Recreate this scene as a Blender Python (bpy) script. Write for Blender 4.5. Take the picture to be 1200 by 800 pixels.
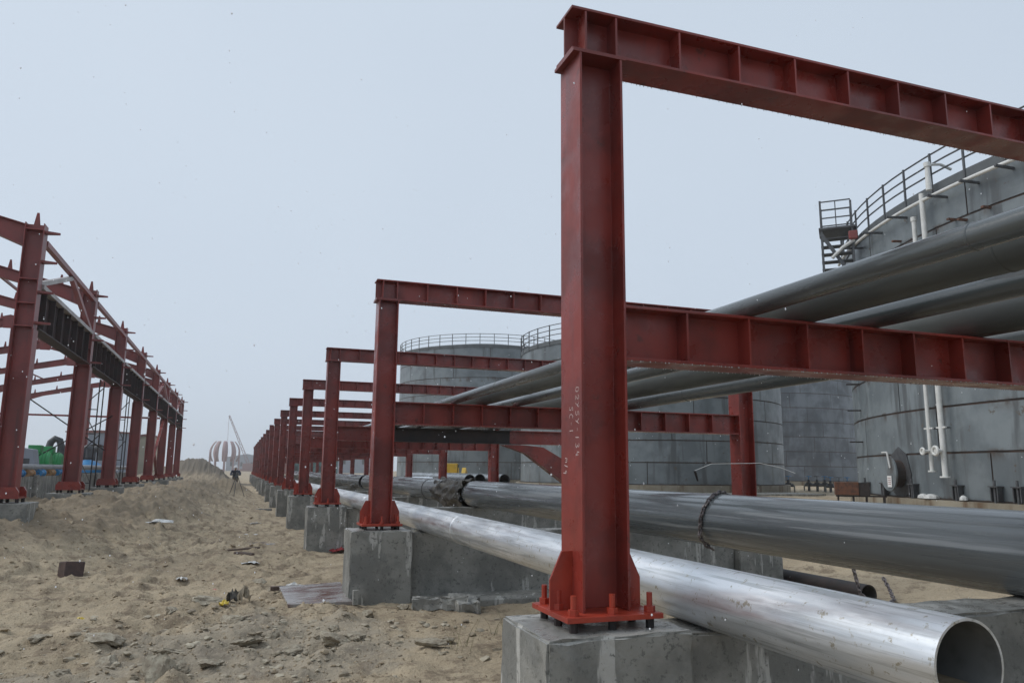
import bpy, bmesh, math, random
import numpy as np
from mathutils import Vector, Matrix
random.seed(7); RNG = np.random.default_rng(11)
for o in list(bpy.data.objects): bpy.data.objects.remove(o)
S = bpy.context.scene
COL = S.collection
PI = math.pi

# ------------------------------------------------------------------ camera
F_PX, YAW, PIT, ROL = 886.5, 0.3415, 0.1687, 0.0095
cd = bpy.data.cameras.new('camera'); cam = bpy.data.objects.new('camera', cd); COL.objects.link(cam)
cd.sensor_width = 36.0; cd.lens = F_PX / 1200 * 36.0; cd.clip_start = 0.05; cd.clip_end = 6000
fw = Vector((math.sin(YAW)*math.cos(PIT), math.cos(YAW)*math.cos(PIT), math.sin(PIT)))
rt = Vector((math.cos(YAW), -math.sin(YAW), 0)); up = rt.cross(fw)
r2 = rt*math.cos(ROL) + up*math.sin(ROL); u2 = up*math.cos(ROL) - rt*math.sin(ROL)
m = Matrix((r2, u2, -fw)).transposed().to_4x4(); m.translation = (0, 0, 1.6); cam.matrix_world = m
S.camera = cam

# ------------------------------------------------------------------ world, sun, exposure
SUN_EL, SUN_AZ = math.radians(48), math.radians(-70)      # behind cloud, to the left of the view
W = bpy.data.worlds.new('World'); S.world = W; W.use_nodes = True
nt = W.node_tree; nt.nodes.clear()
wo = nt.nodes.new('ShaderNodeOutputWorld'); bg = nt.nodes.new('ShaderNodeBackground')
sk = nt.nodes.new('ShaderNodeTexSky'); sk.sky_type = 'NISHITA'; sk.sun_disc = False
sk.sun_elevation = SUN_EL; sk.sun_rotation = SUN_AZ; sk.dust_density = 4.0; sk.air_density = 1.0
hs = nt.nodes.new('ShaderNodeHueSaturation'); hs.inputs['Saturation'].default_value = 0.35; hs.inputs['Value'].default_value = 0.8
cl = nt.nodes.new('ShaderNodeMix'); cl.data_type = 'RGBA'; cl.inputs['Factor'].default_value = 0.86
tc = nt.nodes.new('ShaderNodeTexCoord'); cn = nt.nodes.new('ShaderNodeTexNoise'); cn.inputs['Scale'].default_value = 1.6; cn.inputs['Detail'].default_value = 3
cr = nt.nodes.new('ShaderNodeValToRGB')
cr.color_ramp.elements[0].position = 0.3; cr.color_ramp.elements[0].color = (5.7, 6.6, 7.75, 1)
cr.color_ramp.elements[1].position = 0.7; cr.color_ramp.elements[1].color = (6.1, 7.0, 8.1, 1)
nt.links.new(tc.outputs['Generated'], cn.inputs['Vector']); nt.links.new(cn.outputs['Fac'], cr.inputs['Fac'])
nt.links.new(sk.outputs['Color'], hs.inputs['Color']); nt.links.new(hs.outputs['Color'], cl.inputs['A'])
nt.links.new(cr.outputs['Color'], cl.inputs['B']); nt.links.new(cl.outputs['Result'], bg.inputs['Color'])
bg.inputs['Strength'].default_value = 0.1
nt.links.new(bg.outputs[0], wo.inputs[0])
sd = bpy.data.lights.new('sun', 'SUN'); sd.energy = 1.4; sd.angle = math.radians(35); sd.color = (1.0, 0.97, 0.93)
so = bpy.data.objects.new('sun', sd); COL.objects.link(so)
sv = Vector((math.sin(SUN_AZ)*math.cos(SUN_EL), math.cos(SUN_AZ)*math.cos(SUN_EL), math.sin(SUN_EL)))
so.rotation_euler = sv.to_track_quat('Z', 'Y').to_euler(); so.location = (-20, 10, 40)
vs = S.view_settings; vs.view_transform = 'Standard'; vs.look = 'None'; vs.exposure = 0.12; vs.gamma = 1.0; vs.use_curve_mapping = False
S.render.engine = 'CYCLES'; S.cycles.volume_bounces = 2; S.cycles.max_bounces = 6; S.cycles.diffuse_bounces = 3; S.cycles.glossy_bounces = 3; S.cycles.transmission_bounces = 3

# ------------------------------------------------------------------ materials
def mat(name, c1, c2=None, rough=0.5, rough2=None, metal=0.0, scale=2.0, detail=6, stretch=(1, 1, 1), lo=0.35, hi=0.65,
        streak=None, sscale=(6, 6, 0.35), s_lo=0.55, s_hi=0.75, spots=None, spscale=14.0, sp_lo=0.62, sp_hi=0.7,
        bump=0.0, bscale=40.0, rand=0.0, spec=0.5, coord='world', coat=0.0, stain=None, hc=1.53):
    mt = bpy.data.materials.new(name); mt.use_nodes = True
    n = mt.node_tree.nodes; L = mt.node_tree.links; b = n['Principled BSDF']
    b.inputs['Roughness'].default_value = rough; b.inputs['Metallic'].default_value = metal
    b.inputs['Specular IOR Level'].default_value = spec
    if coord == 'world':
        g = n.new('ShaderNodeNewGeometry'); vec = g.outputs['Position']
    else:
        g = n.new('ShaderNodeTexCoord'); vec = g.outputs['Object']
    def noise(st, sc, det=6, rgh=0.6):
        mp = n.new('ShaderNodeMapping'); mp.inputs['Scale'].default_value = st
        L.new(vec, mp.inputs['Vector'])
        t = n.new('ShaderNodeTexNoise'); t.inputs['Scale'].default_value = sc; t.inputs['Detail'].default_value = det; t.inputs['Roughness'].default_value = rgh
        L.new(mp.outputs[0], t.inputs['Vector']); return t.outputs['Fac']
    def ramp(f, a, z):
        r = n.new('ShaderNodeMapRange'); r.inputs['From Min'].default_value = a; r.inputs['From Max'].default_value = z
        r.interpolation_type = 'SMOOTHSTEP'; L.new(f, r.inputs['Value']); return r.outputs[0]
    def mix(f, a, c):
        x = n.new('ShaderNodeMix'); x.data_type = 'RGBA'
        L.new(f, x.inputs['Factor'])
        if isinstance(a, tuple): x.inputs['A'].default_value = (*a, 1)
        else: L.new(a, x.inputs['A'])
        x.inputs['B'].default_value = (*c, 1); return x.outputs['Result']
    f1 = ramp(noise(stretch, scale, detail), lo, hi)
    out = mix(f1, c1, c2 if c2 else tuple(v*0.8 for v in c1))
    if streak: out = mix(ramp(noise(sscale, 1.0, 5), s_lo, s_hi), out, streak)
    if spots: out = mix(ramp(noise((1, 1, 1), spscale, 4, 0.7), sp_lo, sp_hi), out, spots)
    if stain:       # rust bleeding from the plate edges (plate-local height)
        tco = n.new('ShaderNodeTexCoord'); sx_ = n.new('ShaderNodeSeparateXYZ'); L.new(tco.outputs['Object'], sx_.inputs[0])
        top = ramp(sx_.outputs['Z'], hc-.42, hc-.03); bot = ramp(sx_.outputs['Z'], .14, .03)
        mx_ = n.new('ShaderNodeMath'); mx_.operation = 'MAXIMUM'; L.new(top, mx_.inputs[0]); L.new(bot, mx_.inputs[1])
        ml_ = n.new('ShaderNodeMath'); ml_.operation = 'MULTIPLY'; L.new(mx_.outputs[0], ml_.inputs[0]); L.new(ramp(noise((1.3, 1.3, .5), 1.0, 7, .7), .47, .68), ml_.inputs[1])
        out = mix(ml_.outputs[0], out, stain)
    if rand:
        oi = n.new('ShaderNodeObjectInfo'); mr = n.new('ShaderNodeMapRange')
        mr.inputs['To Min'].default_value = 1-rand; mr.inputs['To Max'].default_value = 1+rand
        L.new(oi.outputs['Random'], mr.inputs['Value'])
        hv = n.new('ShaderNodeHueSaturation'); L.new(mr.outputs[0], hv.inputs['Value']); L.new(out, hv.inputs['Color']); out = hv.outputs['Color']
    L.new(out, b.inputs['Base Color'])
    if rough2 is not None:
        rr = n.new('ShaderNodeMapRange'); rr.inputs['To Min'].default_value = rough; rr.inputs['To Max'].default_value = rough2
        L.new(ramp(noise(stretch, scale*1.7, 5), 0.38, 0.62), rr.inputs['Value']); L.new(rr.outputs[0], b.inputs['Roughness'])
    if coat:
        b.inputs['Coat Weight'].default_value = coat; cr_ = n.new('ShaderNodeMapRange'); cr_.inputs['To Min'].default_value = .04; cr_.inputs['To Max'].default_value = .42
        L.new(ramp(noise(sscale, 1.0, 5), .4, .6), cr_.inputs['Value']); L.new(cr_.outputs[0], b.inputs['Coat Roughness'])
    if bump:
        bp = n.new('ShaderNodeBump'); bp.inputs['Strength'].default_value = bump; bp.inputs['Distance'].default_value = 0.01
        L.new(noise((1, 1, 1), bscale, 6, 0.65), bp.inputs['Height']); L.new(bp.outputs[0], b.inputs['Normal'])
    return mt

M = {}
M['red'] = mat('red_primer', (0.245, 0.036, 0.026), (0.16, 0.028, 0.022), rough=0.25, rough2=0.5, scale=2.2, detail=9, lo=.4, hi=.6, streak=(0.14, 0.03, 0.027), sscale=(9, 9, 0.7), spots=(0.12, 0.032, 0.025), spscale=9, sp_lo=0.62, sp_hi=0.72, bump=0.08, bscale=120)
M['red_base'] = mat('red_fresh_paint', (0.36, 0.042, 0.02), (0.25, 0.032, 0.019), rough=0.32, rough2=0.5, scale=5, bump=0.08, bscale=90)
M['red_dull'] = mat('red_weathered_primer', (0.24, 0.042, 0.036), (0.17, 0.036, 0.032), rough=0.42, scale=1.5, streak=(0.115, 0.035, 0.033), sscale=(6, 6, .5), spots=(0.09, .035, .03), spscale=20)
M['black_steel'] = mat('dull_black_steel', (0.016, 0.014, 0.014), (0.032, 0.021, 0.019), rough=0.65, scale=4)
M['girder'] = mat('dark_red_brown_girder', (0.045, 0.02, 0.018), (0.025, 0.016, 0.015), rough=.6, scale=3)
M['dark_steel'] = mat('dark_galvanised_steel', (0.10, 0.105, 0.11), (0.07, 0.07, 0.075), rough=0.55, metal=0.3, scale=5)
M['flange_grey'] = mat('pale_steel_grey', (0.42, 0.40, 0.39), (0.33, 0.29, 0.28), rough=0.5, scale=3)  # pale grey paints the sky's reflection onto the girder's top flange
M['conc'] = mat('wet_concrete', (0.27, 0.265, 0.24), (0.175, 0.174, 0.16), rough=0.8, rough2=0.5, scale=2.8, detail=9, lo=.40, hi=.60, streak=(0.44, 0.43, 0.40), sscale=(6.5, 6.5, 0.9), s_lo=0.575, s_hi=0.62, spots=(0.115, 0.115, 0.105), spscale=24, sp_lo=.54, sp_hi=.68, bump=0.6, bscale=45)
M['conc_top'] = mat('pale_concrete', (0.38, 0.375, 0.35), (0.22, 0.22, 0.205), rough=0.5, rough2=0.22, scale=4, lo=.42, hi=.58, spots=(0.12, 0.12, 0.11), spscale=20, sp_lo=.55, sp_hi=.66, bump=0.3, bscale=70)
M['conc_old'] = mat('stained_concrete', (0.30, 0.27, 0.21), (0.2, 0.17, 0.125), rough=0.8, scale=.8, streak=(0.13, 0.085, 0.05), sscale=(2.2, 2.2, 0.3), s_lo=.5, s_hi=.68, bump=.3, bscale=20)
M['galv'] = mat('galvanised_pipe', (0.88, 0.90, 0.925), (0.73, 0.76, 0.785), rough=0.28, rough2=0.44, metal=0.82, scale=1.0, detail=9, lo=.38, hi=.62, stretch=(12, 1.2, 12), streak=(0.6, 0.62, 0.63), sscale=(40, 1.1, 40), s_lo=.5, s_hi=.62, spots=(0.46, 0.43, 0.36), spscale=20, sp_lo=.59, sp_hi=.68, bump=0.06, bscale=38)
M['galv_in'] = mat('pipe_inside', (0.20, 0.205, 0.2), (0.12, 0.12, 0.115), rough=0.65, metal=0.2, scale=6)
M['grey_pipe'] = mat('grey_coated_pipe', (0.105, 0.12, 0.128), (0.075, 0.086, 0.093), rough=0.22, rough2=0.5, scale=1.0, stretch=(9, .3, 9), streak=(0.22, 0.235, 0.245), sscale=(10, .22, 10), s_lo=.55, s_hi=.63, coat=.9, bump=0.05, bscale=35)  # pale lengthwise streaks paint in the sky sheen of the wet film
M['rack_pipe'] = mat('wet_dark_pipe', (0.048, 0.058, 0.06), (0.072, 0.082, 0.084), rough=0.22, rough2=0.42, scale=1.0, stretch=(5, .6, 5), coat=.6, sscale=(8, 1, 8), bump=0.1, bscale=45)
M['rack_pipe2'] = mat('olive_grey_pipe', (0.08, 0.088, 0.082), (0.056, 0.062, 0.06), rough=0.4, rough2=0.65, scale=1.0, stretch=(5, .8, 5), bump=0.1, bscale=45)
M['tarp'] = mat('black_sheeting', (0.028, 0.027, 0.025), (0.10, 0.09, 0.075), rough=0.4, rough2=.7, scale=5)
M['rust'] = mat('rusty_steel', (0.16, 0.065, 0.035), (0.075, 0.04, 0.028), rough=0.8, scale=7)
M['seam'] = mat('rusty_weld_seam', (0.065, 0.038, 0.027), (0.035, 0.027, 0.024), rough=0.8, scale=1.5)
M['tank'] = mat('grey_tank_paint', (0.18, 0.206, 0.218), (0.122, 0.142, 0.153), rough=0.38, rough2=0.55, scale=.7, detail=9, lo=.4, hi=.62, streak=(0.085, 0.095, 0.1), sscale=(1.3, 1.3, 0.14), s_lo=.54, s_hi=.66, spots=(0.10, 0.085, 0.07), spscale=2.2, sp_lo=.66, sp_hi=.7, rand=.12, stain=(0.07, 0.05, 0.038))
M['tank_old'] = mat('old_bluish_tank_plate', (0.165, 0.187, 0.21), (0.085, 0.098, 0.114), rough=0.55, scale=.45, lo=.4, hi=.6, streak=(0.085, 0.095, 0.107), sscale=(.7, .7, 0.1), s_lo=.5, s_hi=.7, rand=.14)
M['tank_roof'] = mat('tank_roof', (0.09, 0.10, 0.105), rough=.6)
M['white'] = mat('white_paint', (0.70, 0.70, 0.68), (0.60, 0.60, 0.57), rough=0.45, scale=3)
M['sign'] = mat('paper_white', (0.75, 0.74, 0.72), (0.7, 0.69, 0.67), rough=.7)
M['print'] = mat('faded_print', (0.45, 0.25, 0.24), rough=.7)
M['green'] = mat('green_paint', (0.045, 0.36, 0.12), (0.03, 0.27, 0.085), rough=.4, scale=4)
M['blue'] = mat('blue_paint', (0.035, 0.23, 0.48), (0.03, 0.18, 0.4), rough=.4, scale=4)
M['orange'] = mat('ochre_paint', (0.38, 0.22, 0.1), (0.3, 0.17, 0.08), rough=.5, scale=4)
M['yellow'] = mat('yellow_paint', (0.55, 0.36, 0.04), (0.45, 0.29, 0.04), rough=.45, scale=3)
M['glass'] = mat('dark_glass', (0.03, 0.04, 0.045), rough=.1)
M['shed_blue'] = mat('blue_grey_sheeting', (0.27, 0.30, 0.35), (0.235, 0.26, 0.31), rough=.5, scale=1, streak=(.2, .225, .265), sscale=(3, 3, .1))
M['shed_beige'] = mat('cream_sheeting', (0.56, 0.50, 0.38), (0.5, 0.45, 0.34), rough=.6, scale=1)
M['roof_red'] = mat('red_brown_roof', (0.24, 0.1, 0.085), rough=.6)
M['chalk'] = mat('white_paint_marker', (0.66, 0.57, 0.55), (0.45, 0.32, 0.3), rough=.8, scale=60, lo=.4, hi=.6)
M['rock'] = mat('broken_mortar', (0.43, 0.385, 0.295), (0.27, 0.225, 0.165), rough=.9, scale=2.5, lo=.35, hi=.65, spots=(.17, .135, .1), spscale=6, sp_lo=.56, sp_hi=.66, bump=.8, bscale=60, coord='obj')
M['clay'] = mat('sandy_clod', (0.38, 0.31, 0.215), (0.26, 0.205, 0.14), rough=.95, scale=9, bump=.5, bscale=60)
M['brick'] = mat('dark_brown_block', (0.085, 0.052, 0.047), (0.055, 0.037, 0.035), rough=.6, scale=14, bump=.3, bscale=60)
M['plastic'] = mat('white_plastic_film', (0.66, 0.66, 0.64), (0.5, 0.5, 0.48), rough=.35, scale=20)
M['yellow_pl'] = mat('yellow_plastic', (0.62, 0.46, 0.05), rough=.4)
M['pink'] = mat('pink_foam', (0.62, 0.30, 0.25), rough=.7)
M['red_cloth'] = mat('red_rag', (0.28, 0.025, 0.03), (0.2, 0.02, 0.025), rough=.8, scale=12)
M['ply'] = mat('wet_board', (0.27, 0.255, 0.245), (0.14, 0.095, 0.085), rough=.1, rough2=.35, scale=2.2, stretch=(1, 2, 1), lo=.48, hi=.6, bump=.1)  # lighter grey is the sky's reflection put into the wet surface colour
M['wood'] = mat('dark_wood', (0.10, 0.065, 0.05), (0.06, 0.042, 0.036), rough=.7, scale=8)
M['navy'] = mat('navy_jacket', (0.05, 0.06, 0.09), rough=.8)
M['trouser'] = mat('dusty_trousers', (0.2, 0.165, 0.12), rough=.9)
M['skin'] = mat('skin', (0.42, 0.25, 0.18), rough=.6)
M['helmet'] = mat('white_helmet', (0.78, 0.78, 0.77), rough=.3)
M['snow'] = mat('snowflake', (0.95, 0.95, 0.96), (0.93, 0.93, 0.95), rough=.6)
_n = M['snow'].node_tree; _n.nodes.clear(); _o = _n.nodes.new('ShaderNodeOutputMaterial'); _m = _n.nodes.new('ShaderNodeMixShader'); _d = _n.nodes.new('ShaderNodeBsdfDiffuse'); _t = _n.nodes.new('ShaderNodeBsdfTranslucent')
_d.inputs[0].default_value = _t.inputs[0].default_value = (.95, .96, .98, 1); _n.links.new(_d.outputs[0], _m.inputs[1]); _n.links.new(_t.outputs[0], _m.inputs[2]); _n.links.new(_m.outputs[0], _o.inputs[0])
M['water'] = mat('water_drop', (0.55, 0.58, 0.6), rough=.08)
M['teal'] = mat('teal_net', (0.07, 0.16, 0.16), rough=.8)
M['chain'] = mat('chain_steel', (0.05, 0.045, 0.045), (0.2, 0.17, 0.17), rough=.45, metal=.3, scale=40)
M['far_grey'] = mat('far_plate', (0.30, 0.19, 0.195), (0.26, 0.16, 0.165), rough=.6)
M['far_pipe'] = mat('pale_grey_pipe_paint', (0.30, 0.31, 0.32), (0.22, 0.23, 0.24), rough=.4, scale=4)
M['bark'] = mat('bark', (0.07, 0.055, 0.045), rough=.9)
M['twig'] = mat('bare_twigs', (0.085, 0.075, 0.06), (0.07, 0.075, 0.05), rough=.9)
M['grass'] = mat('dry_grass', (0.2, 0.19, 0.085), (0.12, 0.14, 0.05), rough=.9, scale=3)

def sand_material():
    mt = bpy.data.materials.new('wet_sand'); mt.use_nodes = True
    n = mt.node_tree.nodes; L = mt.node_tree.links; b = n['Principled BSDF']; b.inputs['Roughness'].default_value = .9
    b.inputs['Specular IOR Level'].default_value = .3
    g = n.new('ShaderNodeNewGeometry')
    def noise(sc, det, r=.6, st=(1, 1, 1)):
        mp = n.new('ShaderNodeMapping'); mp.inputs['Scale'].default_value = st; L.new(g.outputs['Position'], mp.inputs['Vector'])
        t = n.new('ShaderNodeTexNoise'); t.inputs['Scale'].default_value = sc; t.inputs['Detail'].default_value = det; t.inputs['Roughness'].default_value = r
        L.new(mp.outputs[0], t.inputs['Vector']); return t.outputs['Fac']
    def ramp(f, a, z):
        r = n.new('ShaderNodeMapRange'); r.interpolation_type = 'SMOOTHSTEP'
        r.inputs['From Min'].default_value = a; r.inputs['From Max'].default_value = z; L.new(f, r.inputs['Value']); return r.outputs[0]
    def mix(f, a, c):
        x = n.new('ShaderNodeMix'); x.data_type = 'RGBA'; L.new(f, x.inputs['Factor'])
        if isinstance(a, tuple): x.inputs['A'].default_value = (*a, 1)
        else: L.new(a, x.inputs['A'])
        x.inputs['B'].default_value = (*c, 1); return x.outputs['Result']
    c = mix(ramp(noise(.5, 7), .32, .68), (0.48, 0.392, 0.272), (0.35, 0.282, 0.194))
    c = mix(ramp(noise(2.1, 9, .78), .49, .60), c, (0.24, 0.187, 0.128))
    c = mix(ramp(noise(.9, 9, .7), .55, .68), c, (0.2, 0.158, 0.113))
    c = mix(ramp(noise(22, 5, .75), .55, .68), c, (0.47, 0.395, 0.29))
    c = mix(ramp(noise(48, 4, .75), .57, .68), c, (0.14, 0.105, 0.075))
    sz = n.new('ShaderNodeSeparateXYZ'); L.new(g.outputs['Position'], sz.inputs[0])
    az = n.new('ShaderNodeMath'); az.operation = 'MULTIPLY_ADD'; az.inputs[1].default_value = .55; L.new(noise(1.3, 6, .65), az.inputs[0]); L.new(sz.outputs['Z'], az.inputs[2])
    mz = n.new('ShaderNodeMath'); mz.operation = 'MULTIPLY'; mz.inputs[1].default_value = .7; L.new(ramp(az.outputs[0], .5, .85), mz.inputs[0])
    c = mix(mz.outputs[0], c, (0.235, 0.188, 0.132))          # darker dug soil of the spoil bank
    vh = n.new('ShaderNodeVectorMath'); vh.operation = 'DISTANCE'; L.new(g.outputs['Position'], vh.inputs[0]); vh.inputs[1].default_value = (-4.0, 78, 1)
    c = mix(ramp(vh.outputs['Value'], 9.0, 5.5), c, (0.16, 0.135, 0.105))
    # spilt cement by the footings: a patch with its own shape
    vm = n.new('ShaderNodeVectorMath'); vm.operation = 'DISTANCE'; L.new(g.outputs['Position'], vm.inputs[0]); vm.inputs[1].default_value = (0.35, 7.6, 0)
    dd = n.new('ShaderNodeMath'); dd.operation = 'MULTIPLY_ADD'; dd.inputs[1].default_value = -0.45; dd.inputs[2].default_value = 0.92; L.new(vm.outputs['Value'], dd.inputs[0])
    ad = n.new('ShaderNodeMath'); ad.operation = 'ADD'; L.new(dd.outputs[0], ad.inputs[0]); L.new(noise(1.7, 6, .65), ad.inputs[1])
    v2_ = n.new('ShaderNodeVectorMath'); v2_.operation = 'DISTANCE'; L.new(g.outputs['Position'], v2_.inputs[0]); v2_.inputs[1].default_value = (-1.5, 6.3, 0)
    d2_ = n.new('ShaderNodeMath'); d2_.operation = 'MULTIPLY_ADD'; d2_.inputs[1].default_value = -0.5; d2_.inputs[2].default_value = 0.85; L.new(v2_.outputs['Value'], d2_.inputs[0])
    a2_ = n.new('ShaderNodeMath'); a2_.operation = 'ADD'; L.new(d2_.outputs[0], a2_.inputs[0]); L.new(noise(1.9, 6, .65), a2_.inputs[1])
    mm_ = n.new('ShaderNodeMath'); mm_.operation = 'MAXIMUM'; L.new(ad.outputs[0], mm_.inputs[0]); L.new(a2_.outputs[0], mm_.inputs[1])
    pf = ramp(mm_.outputs[0], .78, .98)
    x = n.new('ShaderNodeMath'); x.operation = 'MULTIPLY'; x.inputs[1].default_value = .5; L.new(pf, x.inputs[0])
    c = mix(x.outputs[0], c, (0.315, 0.285, 0.235))
    L.new(c, b.inputs['Base Color'])
    bp = n.new('ShaderNodeBump'); bp.inputs['Strength'].default_value = 1.0; bp.inputs['Distance'].default_value = .05
    a2 = n.new('ShaderNodeMath'); a2.operation = 'MULTIPLY_ADD'; a2.inputs[1].default_value = .35
    L.new(noise(40, 6, .7), a2.inputs[0]); L.new(noise(9, 8, .65), a2.inputs[2]); L.new(a2.outputs[0], bp.inputs['Height'])
    L.new(bp.outputs[0], b.inputs['Normal']); return mt
M['sand'] = sand_material()

# ------------------------------------------------------------------ mesh helpers
class MB:
    def __init__(s): s.v = []; s.f = []; s.mi = []; s.cur = 0
    def add(s, vs, fs):
        k = len(s.v); s.v += [tuple(p) for p in vs]; s.f += [tuple(i+k for i in f) for f in fs]; s.mi += [s.cur]*len(fs); return s
    def box(s, x0, x1, y0, y1, z0, z1):
        return s.add([(x0,y0,z0),(x1,y0,z0),(x1,y1,z0),(x0,y1,z0),(x0,y0,z1),(x1,y0,z1),(x1,y1,z1),(x0,y1,z1)],
                     [(0,3,2,1),(4,5,6,7),(0,1,5,4),(1,2,6,5),(2,3,7,6),(3,0,4,7)])
    def prism(s, pts, axis, a0, a1):
        """pts: 2D polygon in the two other axes (x:(y,z) y:(x,z) z:(x,y))"""
        def P(p, a): return {'x': (a, p[0], p[1]), 'y': (p[0], a, p[1]), 'z': (p[0], p[1], a)}[axis]
        n = len(pts); vs = [P(p, a0) for p in pts] + [P(p, a1) for p in pts]
        fs = [tuple(range(n))[::-1], tuple(range(n, 2*n))] + [(i, (i+1) % n, n+(i+1) % n, n+i) for i in range(n)]
        return s.add(vs, fs)
    def tube(s, path, r, n=10, cap=True, closed=False):
        path = [Vector(p) for p in path]; K = len(path); rs = r if isinstance(r, (list, tuple)) else [r]*K
        base = len(s.v); prev = None
        for i, p in enumerate(path):
            a = path[(i-1) % K] if (closed or i > 0) else p; b = path[(i+1) % K] if (closed or i < K-1) else p
            t = (b-a).normalized()
            if prev is None:
                ref = Vector((0, 0, 1)) if abs(t.z) < .9 else Vector((1, 0, 0)); e1 = t.cross(ref).normalized()
            else: e1 = (prev - t*prev.dot(t)).normalized()
            prev = e1; e2 = t.cross(e1)
            for k in range(n):
                q = 2*PI*k/n; s.v.append(tuple(p + (e1*math.cos(q)+e2*math.sin(q))*rs[i]))
        for i in range(K if closed else K-1):
            j = (i+1) % K
            for k in range(n):
                k2 = (k+1) % n; s.f.append((base+i*n+k, base+i*n+k2, base+j*n+k2, base+j*n+k)); s.mi.append(s.cur)
        if cap and not closed:
            s.f.append(tuple(base+k for k in range(n))[::-1]); s.f.append(tuple(base+(K-1)*n+k for k in range(n))); s.mi += [s.cur]*2
        return s
    def pipe(s, p0, p1, r, t=.01, n=48):
        """hollow straight pipe with open ends"""
        p0, p1 = Vector(p0), Vector(p1); ax = (p1-p0).normalized(); ref = Vector((0,0,1)) if abs(ax.z) < .9 else Vector((1,0,0))
        e1 = ax.cross(ref).normalized(); e2 = ax.cross(e1); k0 = len(s.v)
        for (p, rr) in ((p0, r), (p1, r), (p1, r-t), (p0, r-t)):
            for k in range(n):
                q = 2*PI*k/n; s.v.append(tuple(p+(e1*math.cos(q)+e2*math.sin(q))*rr))
        for a in range(4):
            b = (a+1) % 4
            for k in range(n):
                k2 = (k+1) % n; s.f.append((k0+a*n+k, k0+a*n+k2, k0+b*n+k2, k0+b*n+k)); s.mi.append(1 if a == 2 else 0)
        return s
    def lathe(s, prof, c=(0,0,0), n=24, a0=0, a1=2*PI, axis='z'):
        full = abs(a1-a0-2*PI) < 1e-6; m_ = n if full else n+1; k0 = len(s.v)
        for (r, h) in prof:
            for k in range(m_):
                q = a0+(a1-a0)*k/n; x, y = r*math.cos(q), r*math.sin(q)
                p = {'z': (x, y, h), 'y': (x, h, y), 'x': (h, x, y)}[axis]
                s.v.append((c[0]+p[0], c[1]+p[1], c[2]+p[2]))
        for i in range(len(prof)-1):
            for k in range(n):
                k2 = (k+1) % m_ if full else k+1
                s.f.append((k0+i*m_+k, k0+i*m_+k2, k0+(i+1)*m_+k2, k0+(i+1)*m_+k)); s.mi.append(s.cur)
        return s
    def mesh(s, name, mats, smooth=False, ang=35):
        me = bpy.data.meshes.new(name); me.from_pydata(s.v, [], s.f); me.validate(); me.update()
        bm = bmesh.new(); bm.from_mesh(me); bmesh.ops.recalc_face_normals(bm, faces=bm.faces[:]); bm.to_mesh(me); bm.free()
        for mm in (mats if isinstance(mats, (list, tuple)) else [mats]): me.materials.append(mm)
        if len(me.polygons) == len(s.mi): me.polygons.foreach_set('material_index', s.mi)
        if smooth:
            me.polygons.foreach_set('use_smooth', [True]*len(me.polygons)); me.set_sharp_from_angle(angle=math.radians(ang))
        return me
def link(name, me, parent=None, loc=None, rz=0, bevel=0):
    o = bpy.data.objects.new(name, me); COL.objects.link(o)
    if parent is not None: o.parent = parent
    if loc is not None: o.location = loc
    if rz: o.rotation_euler[2] = rz
    if bevel:
        bv = o.modifiers.new('edge', 'BEVEL'); bv.width = bevel; bv.segments = 2; bv.limit_method = 'ANGLE'; bv.angle_limit = math.radians(40)
    return o
def build(mb, name, mats, parent=None, loc=None, rz=0, smooth=False, bevel=0, ang=35):
    return link(name, mb.mesh(name, mats, smooth, ang), parent, loc, rz, bevel)
CACHE = {}
def cached(key, maker, name, mats, smooth=False):
    if key not in CACHE: CACHE[key] = maker().mesh(name, mats, smooth)
    return CACHE[key]
def tag(o, label, cat, group=None, kind=None):
    if label: o['label'] = label
    if cat: o['category'] = cat
    if group: o['group'] = group
    if kind: o['kind'] = kind
    return o
def empty(name, loc, label, cat, group=None, rz=0):
    o = bpy.data.objects.new(name, None); o.empty_display_size = .2; COL.objects.link(o); o.location = loc; o.rotation_euler[2] = rz
    return tag(o, label, cat, group)
def hprof(d, w, tf, tw):
    """H outline: d across the flanges (first coordinate), w flange width (second coordinate), centred"""
    a, b, c, e = d/2, w/2, d/2-tf, tw/2
    return [(-a,-b),(-c,-b),(-c,-e),(c,-e),(c,-b),(a,-b),(a,b),(c,b),(c,e),(-c,e),(-c,b),(-a,b)]
def bar(mb, p0, p1, w, h=None):
    """rectangular bar between two points"""
    p0, p1 = Vector(p0), Vector(p1); t = (p1-p0).normalized(); ref = Vector((0,0,1)) if abs(t.z) < .95 else Vector((1,0,0))
    e1 = t.cross(ref).normalized()*(w/2); e2 = e1.cross(t).normalized()*((h or w)/2)
    vs = [p+a*e1+b*e2 for p in (p0, p1) for a, b in ((-1,-1),(1,-1),(1,1),(-1,1))]
    return mb.add(vs, [(3,2,1,0),(4,5,6,7),(0,1,5,4),(1,2,6,5),(2,3,7,6),(3,0,4,7)])

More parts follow.
